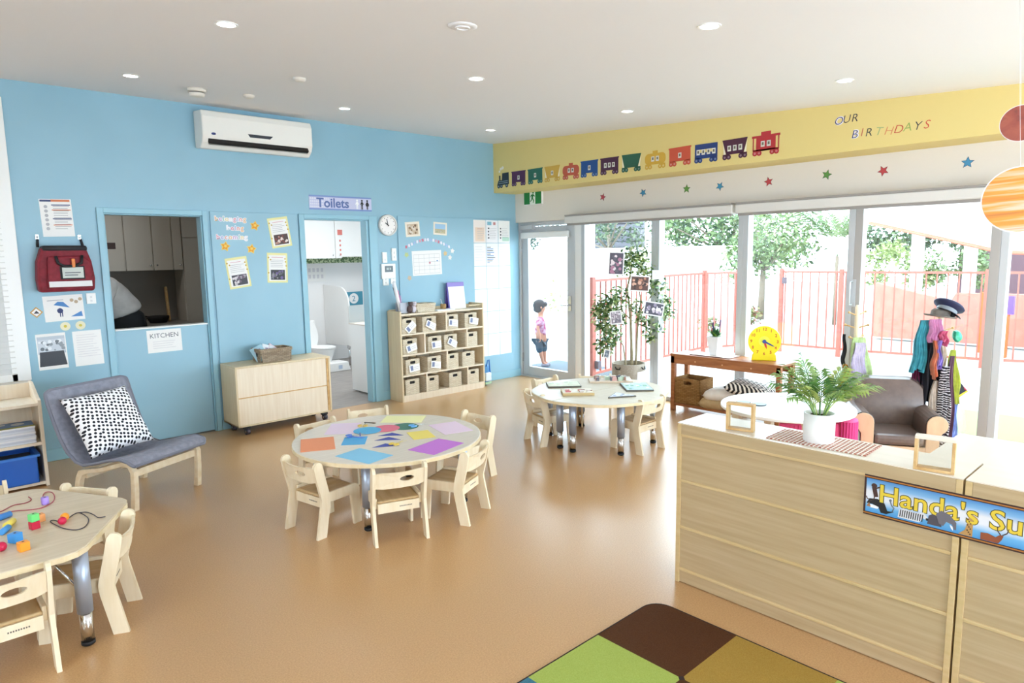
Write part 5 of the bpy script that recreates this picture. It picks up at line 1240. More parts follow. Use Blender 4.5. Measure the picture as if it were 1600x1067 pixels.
b = MB(M('dial_pale', 'F0EE50', .5)); b.X = F @ Matrix.Translation((0, .185, .0305)); b.disc(0, 0, .05, 0, .001, 24); b.build('dial', t)
b = MB(M('hand_red', 'D8301E', .4)); b.X = F @ Matrix.Translation((0, .185, .032)) @ Matrix.Rotation(R(-163), 4, 'Z'); b.prism([(-.008, -.01), (.008, -.01), (.009, .045), (0, .075), (-.009, .045)], 0, .003); b.build('hour_hand', t)
b = MB(M('hand_blue', '2C4490', .4)); b.X = F @ Matrix.Translation((0, .185, .036)) @ Matrix.Rotation(R(-117), 4, 'Z'); b.prism([(-.009, -.01), (.009, -.01), (.005, .08), (0, .105), (-.005, .08)], 0, .003); b.disc(0, 0, .018, -.003, .006, 16); b.build('minute_hand', t)
# lower shelf: woven box and cushions
t = thing('woven_box', 'large brown woven box with cut out handle on the lower shelf of the brown bench', 'basket', (-.26, -2.83, .0855))
b = MB(brown_wicker); w_, d_, h_ = .30, .25, .27
b.box((w_ / 2 - .36, -d_ / 2, 0), (w_ / 2 - .3, -d_ / 2, 0)) if 0 else None
b.box((-d_ / 2, -w_ / 2, 0), (d_ / 2, w_ / 2, .008)); b.box((d_ / 2 - .01, -w_ / 2, 0), (d_ / 2, w_ / 2, h_)); b.box((-d_ / 2, w_ / 2 - .01, 0), (d_ / 2, w_ / 2, h_)); b.box((-d_ / 2, -w_ / 2, 0), (d_ / 2, -w_ / 2 + .01, h_))
n = 32; out, inn = [], []
for i in range(n):
    a = 2 * PI * (i + .5) / n; c, s_ = math.cos(a), math.sin(a); k = 1 / max(abs(c) / (w_ / 2), abs(s_) / (h_ / 2)); out.append((k * c, h_ / 2 + k * s_)); k = 1 / max(abs(c) / .045, abs(s_) / .018); inn.append((k * c, h_ * .82 + k * s_))
b.ring(out, inn, -d_ / 2, -d_ / 2 + .01, 'x'); b.build('basket_body', t, bev=.003)
zz = M('zigzag_fabric', 'E8E0D4', .85)
N, L, bs = nodes(zz)
tc = N.new('ShaderNodeTexCoord'); sp = N.new('ShaderNodeSeparateXYZ'); L.new(tc.outputs['Object'], sp.inputs[0])
ab = N.new('ShaderNodeMath'); ab.operation = 'PINGPONG'; ab.inputs[1].default_value = .07; L.new(sp.outputs['X'], ab.inputs[0])
ad = N.new('ShaderNodeMath'); ad.operation = 'ADD'; L.new(ab.outputs[0], ad.inputs[0]); L.new(sp.outputs['Y'], ad.inputs[1])
ml = N.new('ShaderNodeMath'); ml.operation = 'PINGPONG'; ml.inputs[1].default_value = .022; L.new(ad.outputs[0], ml.inputs[0])
ra = N.new('ShaderNodeValToRGB'); ra.color_ramp.interpolation = 'CONSTANT'; ra.color_ramp.elements[0].color = lin('221C1C'); ra.color_ramp.elements[1].position = .011; ra.color_ramp.elements[1].color = lin('E8E0D4')
L.new(ml.outputs[0], ra.inputs[0]); L.new(ra.outputs[0], bs.inputs['Base Color'])
cw = noisy('cream_fabric', 'E6DDD2', 'EEE8E0', (4, 4, 4), .85, 5, 4, .2); ct = noisy('tan_fabric', 'B79A6E', 'C2A67C', (4, 4, 4), .85, 6, 4, .2)
for x, y, z, m, rx, ry, rz_, s, lb in ((-.27, -3.12, .135, ct, 0, 0, 12, .32, 'tan cushion lying lowest on the bench shelf'), (-.27, -3.19, .235, cw, -6, 0, 5, .34, 'cream cushion with a small mark resting on the tan cushion'),
    (-.22, -3.52, .16, zz, 0, 0, -8, .40, 'black and white zigzag cushion on the bench shelf, the lower of two'), (-.25, -3.46, .31, zz, 10, 0, 12, .44, 'black and white zigzag cushion lying tilted on top of the other one')):
    o = cushion_mesh(m, s, s, .13, 14).build('cushion', loc=(x, y, z), rot=(R(rx), R(ry), R(rz_))); tag(o, lb, 'cushion', 'cushions under the brown bench')

# ------------------------------------------------------------ indoor tree with hanging photos
fic = [noisy('ficus_green', '3A5A2C', '527238', (9, 9, 9), .4, 5, 2), M('ficus_cream', 'C8D0A0', .45), M('ficus_lime', '7C9448', .45)]
TX, TY = -.235, -1.97
t = thing('indoor_tree', 'tall variegated indoor fig tree with two thin trunks beside the glass door', 'potted plant', (TX, TY, 0))
bark = noisy('pale_bark', '8E8064', 'A89A7C', (20, 20, 4), .85, 4, 4, .4)
def trunk(pts, r): b = MB(bark); b.tube(pts, [r * (1 - .55 * i / (len(pts) - 1)) for i in range(len(pts))], 8); b.build('trunk', t)
# v = direction across the picture (to the right)
vx, vy = .734, -.679
def A(s, z, dpt=0): return (s * vx + dpt * .679, s * vy + dpt * .734, z)
trunk([A(.03, .12), A(.035, .5), A(.02, .9), A(-.02, 1.25), A(.03, 1.5)], .019)
trunk([A(.07, .12), A(.085, .5), A(.10, .85), A(.13, 1.1), A(.1, 1.35)], .014)
trunk([A(-.04, .12), A(-.035, .4), A(-.06, .6), A(-.16, .78)], .011)
trunk([A(.02, .9), A(-.08, 1.0), A(-.2, 1.02)], .008); trunk([A(.1, .85), A(.22, .8), A(.3, .75)], .008); trunk([A(.1, .95), A(.24, 1.15), A(.32, 1.25)], .008)
q = random.Random(21)
clumps = [(s_, z_ + (.13 if z_ < .9 else .06), r_, n_) for s_, z_, r_, n_ in [(.02, 1.50, .17, 200), (.10, 1.56, .13, 120), (-.1, 1.45, .12, 90), (-.25, 1.0, .16, 200), (-.33, .95, .10, 90), (-.12, 1.1, .13, 120), (.3, 1.2, .13, 140), (.36, 1.0, .14, 160), (.28, .72, .13, 110), (.42, .82, .08, 50), (-.22, .62, .15, 180), (-.27, .47, .1, 90), (-.14, .8, .12, 90), (.15, .80, .1, 60), (.18, 1.38, .12, 90), (-.34, .75, .08, 50), (.25, .6, .08, 50), (.06, 1.0, .1, 50)]]
b = MB(fic[0])
for s, z, r_, n in clumps:
    for i in range(int(n * 1.5)):
        u = Vector((q.gauss(0, 1), q.gauss(0, 1), q.gauss(0, 1))).normalized() * r_ * q.random() ** .4
        p = Vector(A(s, z)) + u
        dv = Vector((q.gauss(0, .7), q.gauss(0, .7), q.uniform(-1.1, .2))).normalized(); sd = dv.cross(Vector((q.gauss(0, 1), q.gauss(0, 1), 1))).normalized(); l = q.uniform(.04, .066); w2 = l * .26
        b.use(fic[0] if q.random() < .46 else fic[1] if q.random() < .6 else fic[2])
        b.f([b.v(p), b.v(p + dv * l * .5 + sd * w2), b.v(p + dv * l), b.v(p + dv * l * .5 - sd * w2)])
b.build('foliage', t)
t = thing('plant_basket', 'grey woven basket with black handles holding the indoor tree', 'basket', (TX, TY, 0))
wb = noisy('basket_grey_weave', '9A8D7C', 'B4A898', (30, 30, 60), .85, 3, 3, .6)
b = MB(wb); b.lathe([(.15, 0), (.185, .14), (.188, .41), (.174, .41), (.17, .2)], n=32, cap=False); b.lathe([(.0001, .001), (.15, 0)], n=32, cap=False); b.build('basket_body', t)
b = MB(M('basket_fill', '6E655A', .9)); b.disc(0, 0, .172, .25, .36, 28); b.build('soil', t)
b = MB(M('basket_white_band', 'EDEBE8', .6)); b.lathe([(.178, .08), (.187, .14), (.190, .3), (.190, .33)], n=32, cap=False)
bmesh.ops.delete(b.bm, geom=[v_ for v_ in b.bm.verts if (v_.co.x * vx + v_.co.y * vy) < .06], context='VERTS'); b.build('white_band', t)
b = MB(black)
for s in (-1, 1): b.tube([A(s * .12, .38, -.15), A(s * .13, .36, -.17), A(s * .16, .36, -.13), A(s * .165, .38, -.1)], .007, 6)
b.build('handle', t)
def hang(s, z, w, h, rzz, cols, lb, dp=-.16, bord='E6E2E0'):
    p = Vector(A(s, z, dp)) + Vector((TX, TY, 0)); b = MB(M('ph_border_' + bord, bord, .5)); b.rect(-w / 2, -h / 2, w / 2, h / 2, 0, .0015); photo(b, -w / 2 + .012, -h / 2 + .012, w / 2 - .012, h / 2 - .012, cols, 24, .0015)
    e = Matrix.Rotation(math.atan2(vy, vx), 3, 'Z') @ Matrix.Rotation(PI / 2, 3, 'X') @ Matrix.Rotation(R(rzz), 3, 'Z')
    tag(b.build('hanging_photo', loc=p, rot=e.to_euler()), lb, 'photo', 'photos hanging in the indoor tree')
hang(-.17, 1.53, .17, .25, -3, ('4A4250', 'A87088', 'D8C8CC', '5A5460'), 'upright photo with mauve tones at the upper left of the indoor tree')
hang(.08, 1.31, .21, .17, -4, ('5A3A30', 'B07860', 'D0A088', '3A2620'), 'brown toned photo in the middle of the indoor tree', -.2)
hang(.24, 1.03, .22, .15, -10, ('4A4654', '8E8298', 'C8B8C4', 'E6E0E6'), 'tilted purple grey photo at the right of the indoor tree', -.18, 'F2F0F2')
hang(-.17, .94, .13, .15, 6, ('8A8088', 'B8A8B0', 'D8D0D4', '6A6470'), 'small pale mauve photo at the left middle of the indoor tree')
hang(-.27, .54, .07, .1, -12, ('6A7482', '8E98A4', 'B0BAC4', '4E5866'), 'tiny blue grey photo hanging lowest in the indoor tree')
hang(.29, 1.40, .11, .1, 0, ('DCE4EC', 'E8EEF4', 'D0DCE8', 'F0F4F8'), 'pale bluish card at the upper right of the indoor tree', -.1, 'E8EEF4')

# ------------------------------------------------------------ coat trees with dressing up clothes
def coat_tree(lb, x, y, H, rot=0):
    t = thing('coat_tree', lb, 'coat stand', (x, y, 0), rot)
    b = MB(ply); b.lathe([(.018, .02), (.018, H - .03), (.02, H - .02), (.012, H)], n=14); b.build('pole', t)
    b = MB(ply)
    for a in (0, 90): b.at((0, 0, 0), (0, 0, R(a))); b.box((-.15, -.02, 0), (.15, .02, .03), .004)
    b.at(); b.build('base', t)
    for i, (z, a) in enumerate(((H - .09, 20), (H - .09, 200), (H - .2, -10), (H - .2, 170), (H - .3, 30), (H - .3, 210))):
        b = MB(frame_wood); c, s_ = math.cos(R(a)), math.sin(R(a)); b.tube([(0, 0, z), (c * .09, s_ * .09, z + .03)], .006, 8); b.ball((c * .092, s_ * .092, z + .031), .011, 10, 8); b.build('peg', t)
    return t
coat_tree('pale wooden child coat tree behind the brown armchair, hung with gauzy scarves', -.235, -4.39, 1.17, R(-43))
coat_tree('pale wooden child coat tree loaded with costumes at the right, beside the armchair', -.185, -5.0, 1.18, R(-43))
def drape(name, c, base, s, dp, z1, z0, w1, w0, lb, cat='scarf', fold=5, seed=0, depth=.02, mat=None, sway=0, g='dressing up clothes'):
    """hanging cloth: s across the picture, gathered at the top"""
    q = random.Random(seed + 3); ph = q.random() * 6; m = mat or noisy('cloth_' + c, c, tuple(min(255, int(int(c[i:i + 2], 16) * 1.15)) for i in (0, 2, 4)), (5, 5, 5), .8, 5, 3)
    b = MB(m)
    for k in (0, 1):
        def fn(u, v):
            w_ = w1 + (w0 - w1) * min(1, v * 1.4) ** .8; a = (u - .5); x = s + a * w_ + sway * v + .008 * math.sin(v * 9 + ph)
            fd = depth * (.3 + v) * math.sin(a * fold * 2 * PI + ph + v * 2)
            zz = z1 + (z0 - z1) * v + .02 * v * math.sin(a * 7 + ph)
            p = A(x, zz, dp + fd + k * .012); return (p[0] + base[0], p[1] + base[1], p[2])
        b.grid(fn, 18, 20)
    o = b.build(name); tag(o, lb, cat, g); return o
B2 = (-.185, -5.0)
drape('scarf', '3C8C9A', B2, -.16, -.05, 1.08, .68, .07, .10, 'turquoise scarf at the left of the loaded coat tree', seed=1, sway=-.03)
drape('scarf', 'B87AA0', B2, -.09, -.10, 1.09, .90, .09, .10, 'pink and mauve scarf knotted at the upper left of the loaded coat tree', seed=2)
drape('scarf', 'B85A78', B2, -.05, -.13, 1.0, .9, .05, .07, 'short hot pink scarf end below the brimmed hat', seed=22, fold=3)
drape('scarf', 'C47C60', B2, -.12, -.15, .93, .64, .02, .03, 'thin orange ribbon scarf hanging below the pink scarf', seed=3, fold=2)
drape('scarf', '8E7CC0', B2, -.085, -.15, .93, .72, .02, .04, 'thin lilac ribbon scarf beside the orange one', seed=4, fold=2)
drape('black_coat', '1B1A20', B2, -.07, -.03, .98, .40, .08, .17, 'long black coat hanging at the left of the loaded coat tree', 'coat', 3, 5, .03)
drape('black_coat', '201F26', B2, -.145, -.01, .62, .28, .05, .07, 'black garment leg with white lettering hanging lowest at the left of the coat tree', 'coat', 2, 25, .02)
drape('maroon_cloth', '5A1638', B2, -.16, .0, .80, .5, .04, .07, 'dark maroon cloth behind the turquoise scarf', seed=12, fold=3)
drape('beige_cloth', 'B9ADA0', B2, -.06, -.09, .60, .08, .03, .12, 'beige cloth below the black coat', 'cloth', 3, 6)
zeb = M('animal_print', 'D8D4D4', .8)
N, L, bs = nodes(zeb); tc = N.new('ShaderNodeTexCoord'); wv = N.new('ShaderNodeTexWave'); wv.inputs['Scale'].default_value = 16; wv.inputs['Distortion'].default_value = 7; wv.inputs['Detail'].default_value = 2; wv.bands_direction = 'Z'; ra = N.new('ShaderNodeValToRGB'); ra.color_ramp.interpolation = 'CONSTANT'; ra.color_ramp.elements[0].color = lin('1E1A20'); ra.color_ramp.elements[1].position = .62; ra.color_ramp.elements[1].color = lin('D6D2D6')
L.new(tc.outputs['Object'], wv.inputs['Vector']); L.new(wv.outputs['Fac'], ra.inputs[0]); L.new(ra.outputs[0], bs.inputs['Base Color'])
drape('animal_print_cape', 'E8E4E4', B2, -.01, -.13, .72, .04, .05, .12, 'black and white animal print cape hanging to the floor', 'cape', 3, 7, .025, zeb)
drape('mauve_print_cloth', '6E5262', B2, .045, -.11, .80, .08, .03, .06, 'narrow mauve patterned cloth right of the animal print cape', 'cloth', 2, 8)
drape('lime_scarf', 'AEB850', B2, .08, -.06, .84, .42, .03, .10, 'lime yellow scarf at the right of the loaded coat tree', seed=9, sway=.03)
drape('blue_cloth', '8296CC', B2, .10, -.05, .46, .10, .09, .10, 'periwinkle blue ruffled cloth at the lower right of the coat tree', 'cloth', 5, 10)
drape('white_cloth', 'CFC3B4', B2, .02, -.03, 1.0, .70, .03, .04, 'cream cloth hanging along the pole of the loaded coat tree', 'cloth', 2, 13)
b = MB(M('flag_dark', '23252E', .7)); b.prism([(-.04, -.07), (.06, .0), (.0, .07), (-.05, .03)], 0, .012); b.use(M('flag_yel', 'D8C83C', .7)); b.prism([(-.04, -.07), (.06, .0), (.05, .01), (-.045, -.05)], .012, .014); b.use(M('flag_red', 'C03A50', .7)); b.prism([(.06, .0), (.045, .02), (.02, .045), (.03, .02)], .012, .014)
p = A(.17, .50, -.03); tag(b.build('pennant', loc=(p[0] + B2[0], p[1] + B2[1], p[2]), rot=(Matrix.Rotation(math.atan2(vy, vx), 3, 'Z') @ Matrix.Rotation(PI / 2, 3, 'X')).to_euler()), 'dark cloth corner with yellow and red edging sticking out right of the lime scarf', 'cloth', 'dressing up clothes')
b = MB(noisy('satin_green', '2E9A78', '4FBF9A', (8, 8, 8), .35, 4, 3)); P3 = [A(.03, .98, -.08), A(.09, 1.04, -.05), A(.16, .96, -.06), A(.13, .89, -.08), A(.05, .87, -.1)]
c0 = Vector(A(.09, .96, -.14)); vs = [b.v(Vector(p)) for p in P3]; vc = b.v(c0); vb = b.v(Vector(A(.09, .96, -.0)))
for i in range(5): b.f([vs[i], vs[(i + 1) % 5], vc]); b.f([vs[(i + 1) % 5], vs[i], vb])
tag(b.build('satin_pouch', loc=(B2[0], B2[1], 0), sub=1), 'shiny green satin pouch hanging below the navy hat', 'pouch', 'dressing up clothes')
# hats
def hatp(s, z, d_=0): p = A(s, z, d_); return Vector((p[0] + B2[0], p[1] + B2[1], p[2]))
Rv = Matrix.Rotation(math.atan2(vy, vx), 3, 'Z')
t = thing('peaked_cap', 'navy officer cap with grey band tilted on top of the loaded coat tree', 'hat', hatp(.02, 1.16, -.04), rot=(Rv @ Matrix.Rotation(R(32), 3, 'Y') @ Matrix.Rotation(R(-10), 3, 'X')).to_euler())
b = MB(M('cap_navy', '23264A', .6)); b.lathe([(.07, .0), (.108, .025), (.112, .035), (.1, .048), (.0001, .054)], n=28, cap=False); b.build('crown', t)
b = MB(M('cap_grey', '8E949C', .5)); b.lathe([(.073, -.035), (.073, .004)], n=28, cap=False); b.build('band', t)
b = MB(M('cap_peak', '1E1E26', .4)); b.grid(lambda u, v: ((.072 + .045 * v) * math.cos(R(200 + 110 * u)), (.072 + .045 * v) * math.sin(R(200 + 110 * u)), -.032 - .016 * v), 14, 4); b.build('peak', t, solid=.005)
t = thing('brimmed_hat', 'grey brown wide brimmed hat under the navy cap', 'hat', hatp(-.04, 1.10, -.05), rot=(Rv @ Matrix.Rotation(R(8), 3, 'Y')).to_euler())
b = MB(noisy('hat_felt', '6E6660', '807870', (8, 8, 8), .85, 4, 3)); b.lathe([(.115, .016), (.105, .006), (.07, .004), (.065, .05), (.05, .065), (.0001, .067)], n=28, cap=False); b.build('hat_body', t, solid=.004)
B1 = (-.235, -4.39)
drape('gauze_scarf', 'B8CC94', B1, -.01, -.08, .90, .40, .10, .2, 'pale green and white gauze scarf on the coat tree behind the armchair', seed=14, sway=.05)
drape('gauze_scarf', 'C8C0D4', B1, -.03, -.12, .86, .50, .08, .12, 'pale lilac gauze scarf on the coat tree behind the armchair', seed=15)
drape('black_strap', '1C1C20', B1, -.09, .0, .92, .62, .02, .03, 'black strap hanging at the left of the gauzy coat tree', 'strap', 1, 16)
drape('leopard_cloth', 'A8783C', B1, -.09, -.02, .66, .42, .04, .09, 'orange and brown spotted cloth low on the gauzy coat tree', 'cloth', 2, 17, .02, noisy('leopard', '5A3A20', 'E89A2C', (30, 30, 30), .8, 3, 2, ramp=(.4, .55)))

# ------------------------------------------------------------ hanging planets
def planet(x, y, z, r_, cols, lb, seed):
    t = thing('planet_cutout', lb, 'hanging decoration', (x, y, z)); c = Vector((x, y)) - Vector((-6.286, -6.575)); t.rotation_euler = (PI / 2, R(-4), math.atan2(c.y, c.x) - PI / 2)
    m = M('planet_' + cols[0], cols[0], .4); N, L, bs = nodes(m)
    tc = N.new('ShaderNodeTexCoord'); mp = N.new('ShaderNodeMapping'); mp.inputs['Scale'].default_value = (1.2, 26, 1) if seed else (9, 9, 1); nz = N.new('ShaderNodeTexNoise'); nz.inputs['Scale'].default_value = 1; nz.inputs['Detail'].default_value = 5; nz.inputs['Distortion'].default_value = .4
    rp = N.new('ShaderNodeValToRGB'); rp.color_ramp.elements[0].position = .3; rp.color_ramp.elements[1].position = .7; rp.color_ramp.elements[0].color = lin(cols[1]); rp.color_ramp.elements[1].color = lin(cols[-1])
    for i, cc in enumerate(cols[2:-1]): e_ = rp.color_ramp.elements.new(.3 + .4 * (i + 1) / (len(cols) - 2)); e_.color = lin(cc)
    L.new(tc.outputs['Object'], mp.inputs[0]); L.new(mp.outputs[0], nz.inputs['Vector']); L.new(nz.outputs['Fac'], rp.inputs[0]); L.new(rp.outputs[0], bs.inputs['Base Color'])
    b = MB(M('laminate_edge', 'F0E6E6', .3)); b.disc(0, 0, r_, -.001, .0, 48); b.build('laminated_border', t)
    b = MB(m); b.disc(.0, 0, r_ * .965, .0005, .001, 48); b.build('planet_print', t)
    b = MB(white_pl); L_ = (cz(y) - z); b.tube([(0, r_, 0), (0, L_, 0)], .0007, 4); b.build('thread', t)
planet(-2.525, -5.885, 1.852, .148, ('E8A030', 'A8560C', 'D07C10', 'DC9424', 'DCC4A8', 'C06C10'), 'orange banded planet disc hanging at the right edge of the picture', 1)
planet(-2.50, -5.86, 2.19, .08, ('8A3A28', '3A1812', '8E3A28', 'A04C34', '6A2A1C'), 'dark red planet disc hanging above the orange banded one', 0)
# ------------------------------------------------------------ kitchen behind the hatch
kw = M('kitchen_wall', '8E867C', .8)
b = MB(kw); b.box((-6.0, 2.45, 0), (-3.22, 2.55, 2.6)); b.box((-6.1, .12, 0), (-6.0, 2.55, 2.6)); b.box((-3.32, .12, 0), (-3.22, 2.45, 2.6)); struct(b.build('wall_kitchen'))
b = MB(kw); b.box((-6.1, .12, 2.6), (-3.22, 2.55, 2.7)); struct(b.build('ceiling_kitchen'))
b = MB(M('kitchen_floor', '8A8378', .6)); b.box((-6.1, .0, -.1), (-3.22, 2.55, 0)); struct(b.build('floor_kitchen'))
kc = M('kitchen_cupboard', 'C9BFAF', .5)
t = thing('wall_cupboard', 'long row of cream overhead cupboards seen through the kitchen hatch', 'cupboard', (-4.6, 2.44, 1.545))
b = MB(kc); b.box((-1.2, -.36, 0), (.93, 0, 1.05)); b.build('carcass', t)
for i, (x0, x1) in enumerate(((-5.3, -4.85), (-4.84, -4.285), (-4.275, -3.995), (-3.985, -3.78), (-3.77, -3.67))):
    b = MB(kc); b.box((x0 + 4.6, -.38, -.02), (x1 + 4.6, -.362, 1.04)); o = b.build('door', t, bev=.002); b = MB(chrome); b.ball(((x1 if i % 2 == 0 else x0 + .06) + 4.6 - .03, -.39, .04), .012, 8, 6); b.build('knob', o)
t = thing('tall_cupboard', 'tall cream cupboard at the right of the kitchen hatch view', 'cupboard', (-3.53, 2.1, 0))
b = MB(kc); b.box((-.13, .0, 0), (.2, .34, 2.5)); b.build('carcass', t)
b = MB(kc); b.box((-.125, -.03, .05), (.2, -.002, 1.9)); o = b.build('door', t, bev=.002); b = MB(dark); b.box((.1, -.045, 1.05), (.2, -.03, 1.07)); b.build('handle', o)
b = MB(kc); b.box((-.125, -.03, 1.91), (.2, -.002, 2.45)); o = b.build('door', t, bev=.002); b = MB(dark); b.box((.1, -.045, 2.05), (.2, -.03, 2.07)); b.build('handle', o)
t = thing('kitchen_bench', 'kitchen bench with grey top below the overhead cupboards', 'bench top', (-4.6, 2.12, 0))
b = MB(kc); b.box((-1.3, -.3, 0), (.93, .32, .87)); b.build('base_cabinet', t); b = MB(M('bench_top', '9A958C', .35)); b.box((-1.3, -.33, .87), (.93, .32, .905)); b.build('worktop', t)
b = MB(frame_wood); b.box((-.012, -.03, 0), (.012, .03, .42), .008); tag(b.build('chopping_board', loc=(-3.83, 2.2, .906), rot=(R(-8), 0, 0)), 'tall narrow wooden board standing on the kitchen bench', 'chopping board')
b = MB(dark); b.lathe([(.09, 0), (.12, .06), (.12, .08)], n=20); b.tube([(-.12, 0, .08), (-.36, -.03, .11)], .01, 6); tag(b.build('frying_pan', loc=(-3.98, 2.1, .906)), 'dark pan with a long handle on the kitchen bench', 'pan')
b = MB(chrome); b.lathe([(.05, 0), (.1, .06), (.1, .065)], n=20); tag(b.build('steel_bowl', loc=(-4.2, 2.1, .906)), 'steel bowl on the kitchen bench', 'bowl')
b = MB(M('notice_brown', '4A3630', .6)); b.box((-.09, -.002, -.035), (.09, 0, .035)); tag(b.build('cupboard_notice', loc=(-4.46, 2.057, 1.81)), 'small dark brown notice on the kitchen cupboard door', 'notice')

def limb(name, m, V, E_, parent, sub=1, root=0):
    me = bpy.data.meshes.new(name); me.from_pydata([v[0] for v in V], E_, []); o = bpy.data.objects.new(name, me); COL.objects.link(o); o.parent = parent
    me.materials.append(m)
    md = o.modifiers.new('skin', 'SKIN'); md.use_smooth_shade = True
    if not me.skin_vertices: me.skin_vertices.new()
    sv = me.skin_vertices[0].data
    for i, v in enumerate(V):
        r_ = v[1] if isinstance(v[1], tuple) else (v[1], v[1]); sv[i].radius = r_; sv[i].use_root = (i == root)
    s = o.modifiers.new('sub', 'SUBSURF'); s.levels = sub; s.render_levels = sub + 1
    return o
skin_m = M('skin_tone', 'C99A7C', .6)
def hand(parent, wrist, d, up_, s=1.0, name='hand'):
    d = Vector(d).normalized(); up_ = Vector(up_).normalized(); sd = d.cross(up_).normalized(); w0 = Vector(wrist)
    V = [(w0, .022 * s), (w0 + d * .045 * s, (.034 * s, .016 * s))]; E_ = [(0, 1)]
    for i, (k, l) in enumerate(((-1.2, .062), (-.4, .07), (.4, .066), (1.2, .052))):
        b0 = w0 + d * .075 * s + sd * k * .02 * s; n0 = len(V); V += [(b0, .0095 * s), (b0 + (d * .8 - up_ * .3) * l * .55 * s, .0088 * s), (b0 + (d * .6 - up_ * .7) * l * s, .0078 * s)]; E_ += [(1, n0), (n0, n0 + 1), (n0 + 1, n0 + 2)]
    b0 = w0 + d * .03 * s - sd * .03 * s; n0 = len(V); V += [(b0, .011 * s), (b0 + (d * .6 - sd * .6) * .035 * s, .0095 * s), (b0 + (d - sd * .5) * .055 * s, .0085 * s)]; E_ += [(1, n0), (n0, n0 + 1), (n0 + 1, n0 + 2)]
    return V, E_
# person in the kitchen: faces left, leaning forward a little (hips at x=-4.63)
t = thing('person', 'person in a pale shirt and black trousers leaning over in the kitchen', 'person', (-4.58, .85, 0))
shirt = noisy('pale_shirt', 'B8B2AC', 'C6C0BA', (3, 3, 3), .85, 4, 3, .3)
V = [((0, 0, .92), .10), ((-.02, 0, 1.05), .10), ((-.08, 0, 1.22), .11), ((-.16, 0, 1.38), (.13, .17)), ((-.22, 0, 1.46), .07), ((-.26, 0, 1.53), .05),
     ((-.3, 0, 1.6), .08), ((-.315, 0, 1.68), .095), ((-.31, 0, 1.75), .07),
     ((-.16, -.17, 1.42), .055), ((-.27, -.22, 1.2), .045), ((-.42, -.2, 1.06), .035), ((-.49, -.19, 1.0), .026),
     ((-.16, .17, 1.42), .055), ((-.27, .22, 1.2), .045), ((-.42, .2, 1.06), .035), ((-.49, .19, 1.0), .026),
     ((.02, -.09, .86), .1), ((.0, -.1, .5), .07), ((.02, -.1, .1), .045), ((-.1, -.1, .03), .04), ((.02, .09, .86), .1), ((.0, .1, .5), .07), ((.02, .1, .1), .045), ((-.1, .1, .03), .04)]
E_ = [(0, 1), (1, 2), (2, 3), (3, 4), (4, 5), (5, 6), (6, 7), (7, 8), (3, 9), (9, 10), (10, 11), (11, 12), (3, 13), (13, 14), (14, 15), (15, 16), (0, 17), (17, 18), (18, 19), (19, 20), (0, 21), (21, 22), (22, 23), (23, 24)]
for k, sy in ((12, -.19), (16, .19)):
    Vh, Eh = hand(None, (-.51, sy, .985), (-1, 0, -.3), (0, 0, 1)); n0 = len(V); V += Vh; E_ += [(k, n0)] + [(a + n0, c_ + n0) for a, c_ in Eh]
limb('body', skin_m, V, E_, t)
limb('shirt', shirt, [((-.02, 0, 1.10), (.19, .19)), ((-.04, 0, 1.18), .18), ((-.08, 0, 1.22), .165), ((-.16, 0, 1.38), (.155, .18)), ((-.21, 0, 1.44), .09), ((-.16, -.18, 1.42), .075), ((-.27, -.22, 1.2), .06), ((-.16, .18, 1.42), .075), ((-.27, .22, 1.2), .06), ((-.45, -.2, 1.04), .045), ((-.45, .2, 1.04), .045)], [(0, 1), (1, 2), (2, 3), (3, 4), (3, 5), (5, 6), (3, 7), (7, 8), (6, 9), (8, 10)], t)
limb('trousers', M('black_cloth', '17171A', .8), [((.0, 0, .95), (.175, .18)), ((.02, -.09, .76), .12), ((.0, -.1, .5), .09), ((.02, -.1, .1), .065), ((.02, .09, .76), .12), ((.0, .1, .5), .09), ((.02, .1, .1), .065), ((-.01, 0, 1.05), (.175, .18)), ((-.03, 0, 1.16), (.165, .17))], [(0, 1), (1, 2), (2, 3), (0, 4), (4, 5), (5, 6), (0, 7), (7, 8)], t)
b = MB(M('hair_dark', '2A221E', .8)); b.ball((-.29, 0, 1.725), (.105, .1, .1)); b.build('hair', t)
b = MB(M('face_dark', '3A2A24', .6)); b.ball((-.402, -.035, 1.69), .01, 8, 6); b.ball((-.402, .035, 1.69), .01, 8, 6); b.use(skin_m); b.ball((-.41, 0, 1.66), (.02, .012, .018), 8, 6); b.ball((-.31, -.095, 1.67), (.02, .01, .03), 8, 6); b.ball((-.31, .095, 1.67), (.02, .01, .03), 8, 6); b.use(M('lips', 'A8645A', .5)); b.ball((-.4, 0, 1.63), (.01, .022, .006), 8, 6); b.build('face', t)

# ------------------------------------------------------------ toilet room
tw = M('tiled_white_wall', 'F0F0F0', .35)
b = MB(tw); b.box((-3.22, 3.3, 0), (-.2, 3.4, 2.6)); b.box((-3.22, .12, 0), (-3.17, 3.3, 2.6)); b.box((-.25, .12, 0), (-.15, 3.4, 2.6)); struct(b.build('wall_toilet_room'))
b = MB(tw); b.box((-3.22, .12, 2.6), (-.15, 3.4, 2.7)); struct(b.build('ceiling_toilet_room'))
tf = noisy('grey_vinyl', '86807C', '958F8A', (2, 5, 2), .35, 3, 4); b = MB(tf); b.box((-3.22, .0, -.1), (-.15, 3.4, .001)); struct(b.build('floor_toilet_room'))
b = MB(noisy('green_mosaic', '5E7E54', 'C8D8B0', (40, 40, 40), .4, 1, 1, ramp=(.45, .55))); b.box((-3.1, 3.29, 1.555), (-.3, 3.3, 1.65)); struct(b.build('trim_4'))
t = thing('wall_cupboard', 'white overhead cupboards above the green mosaic strip in the toilet room', 'cupboard', (-1.4, 3.29, 1.65))
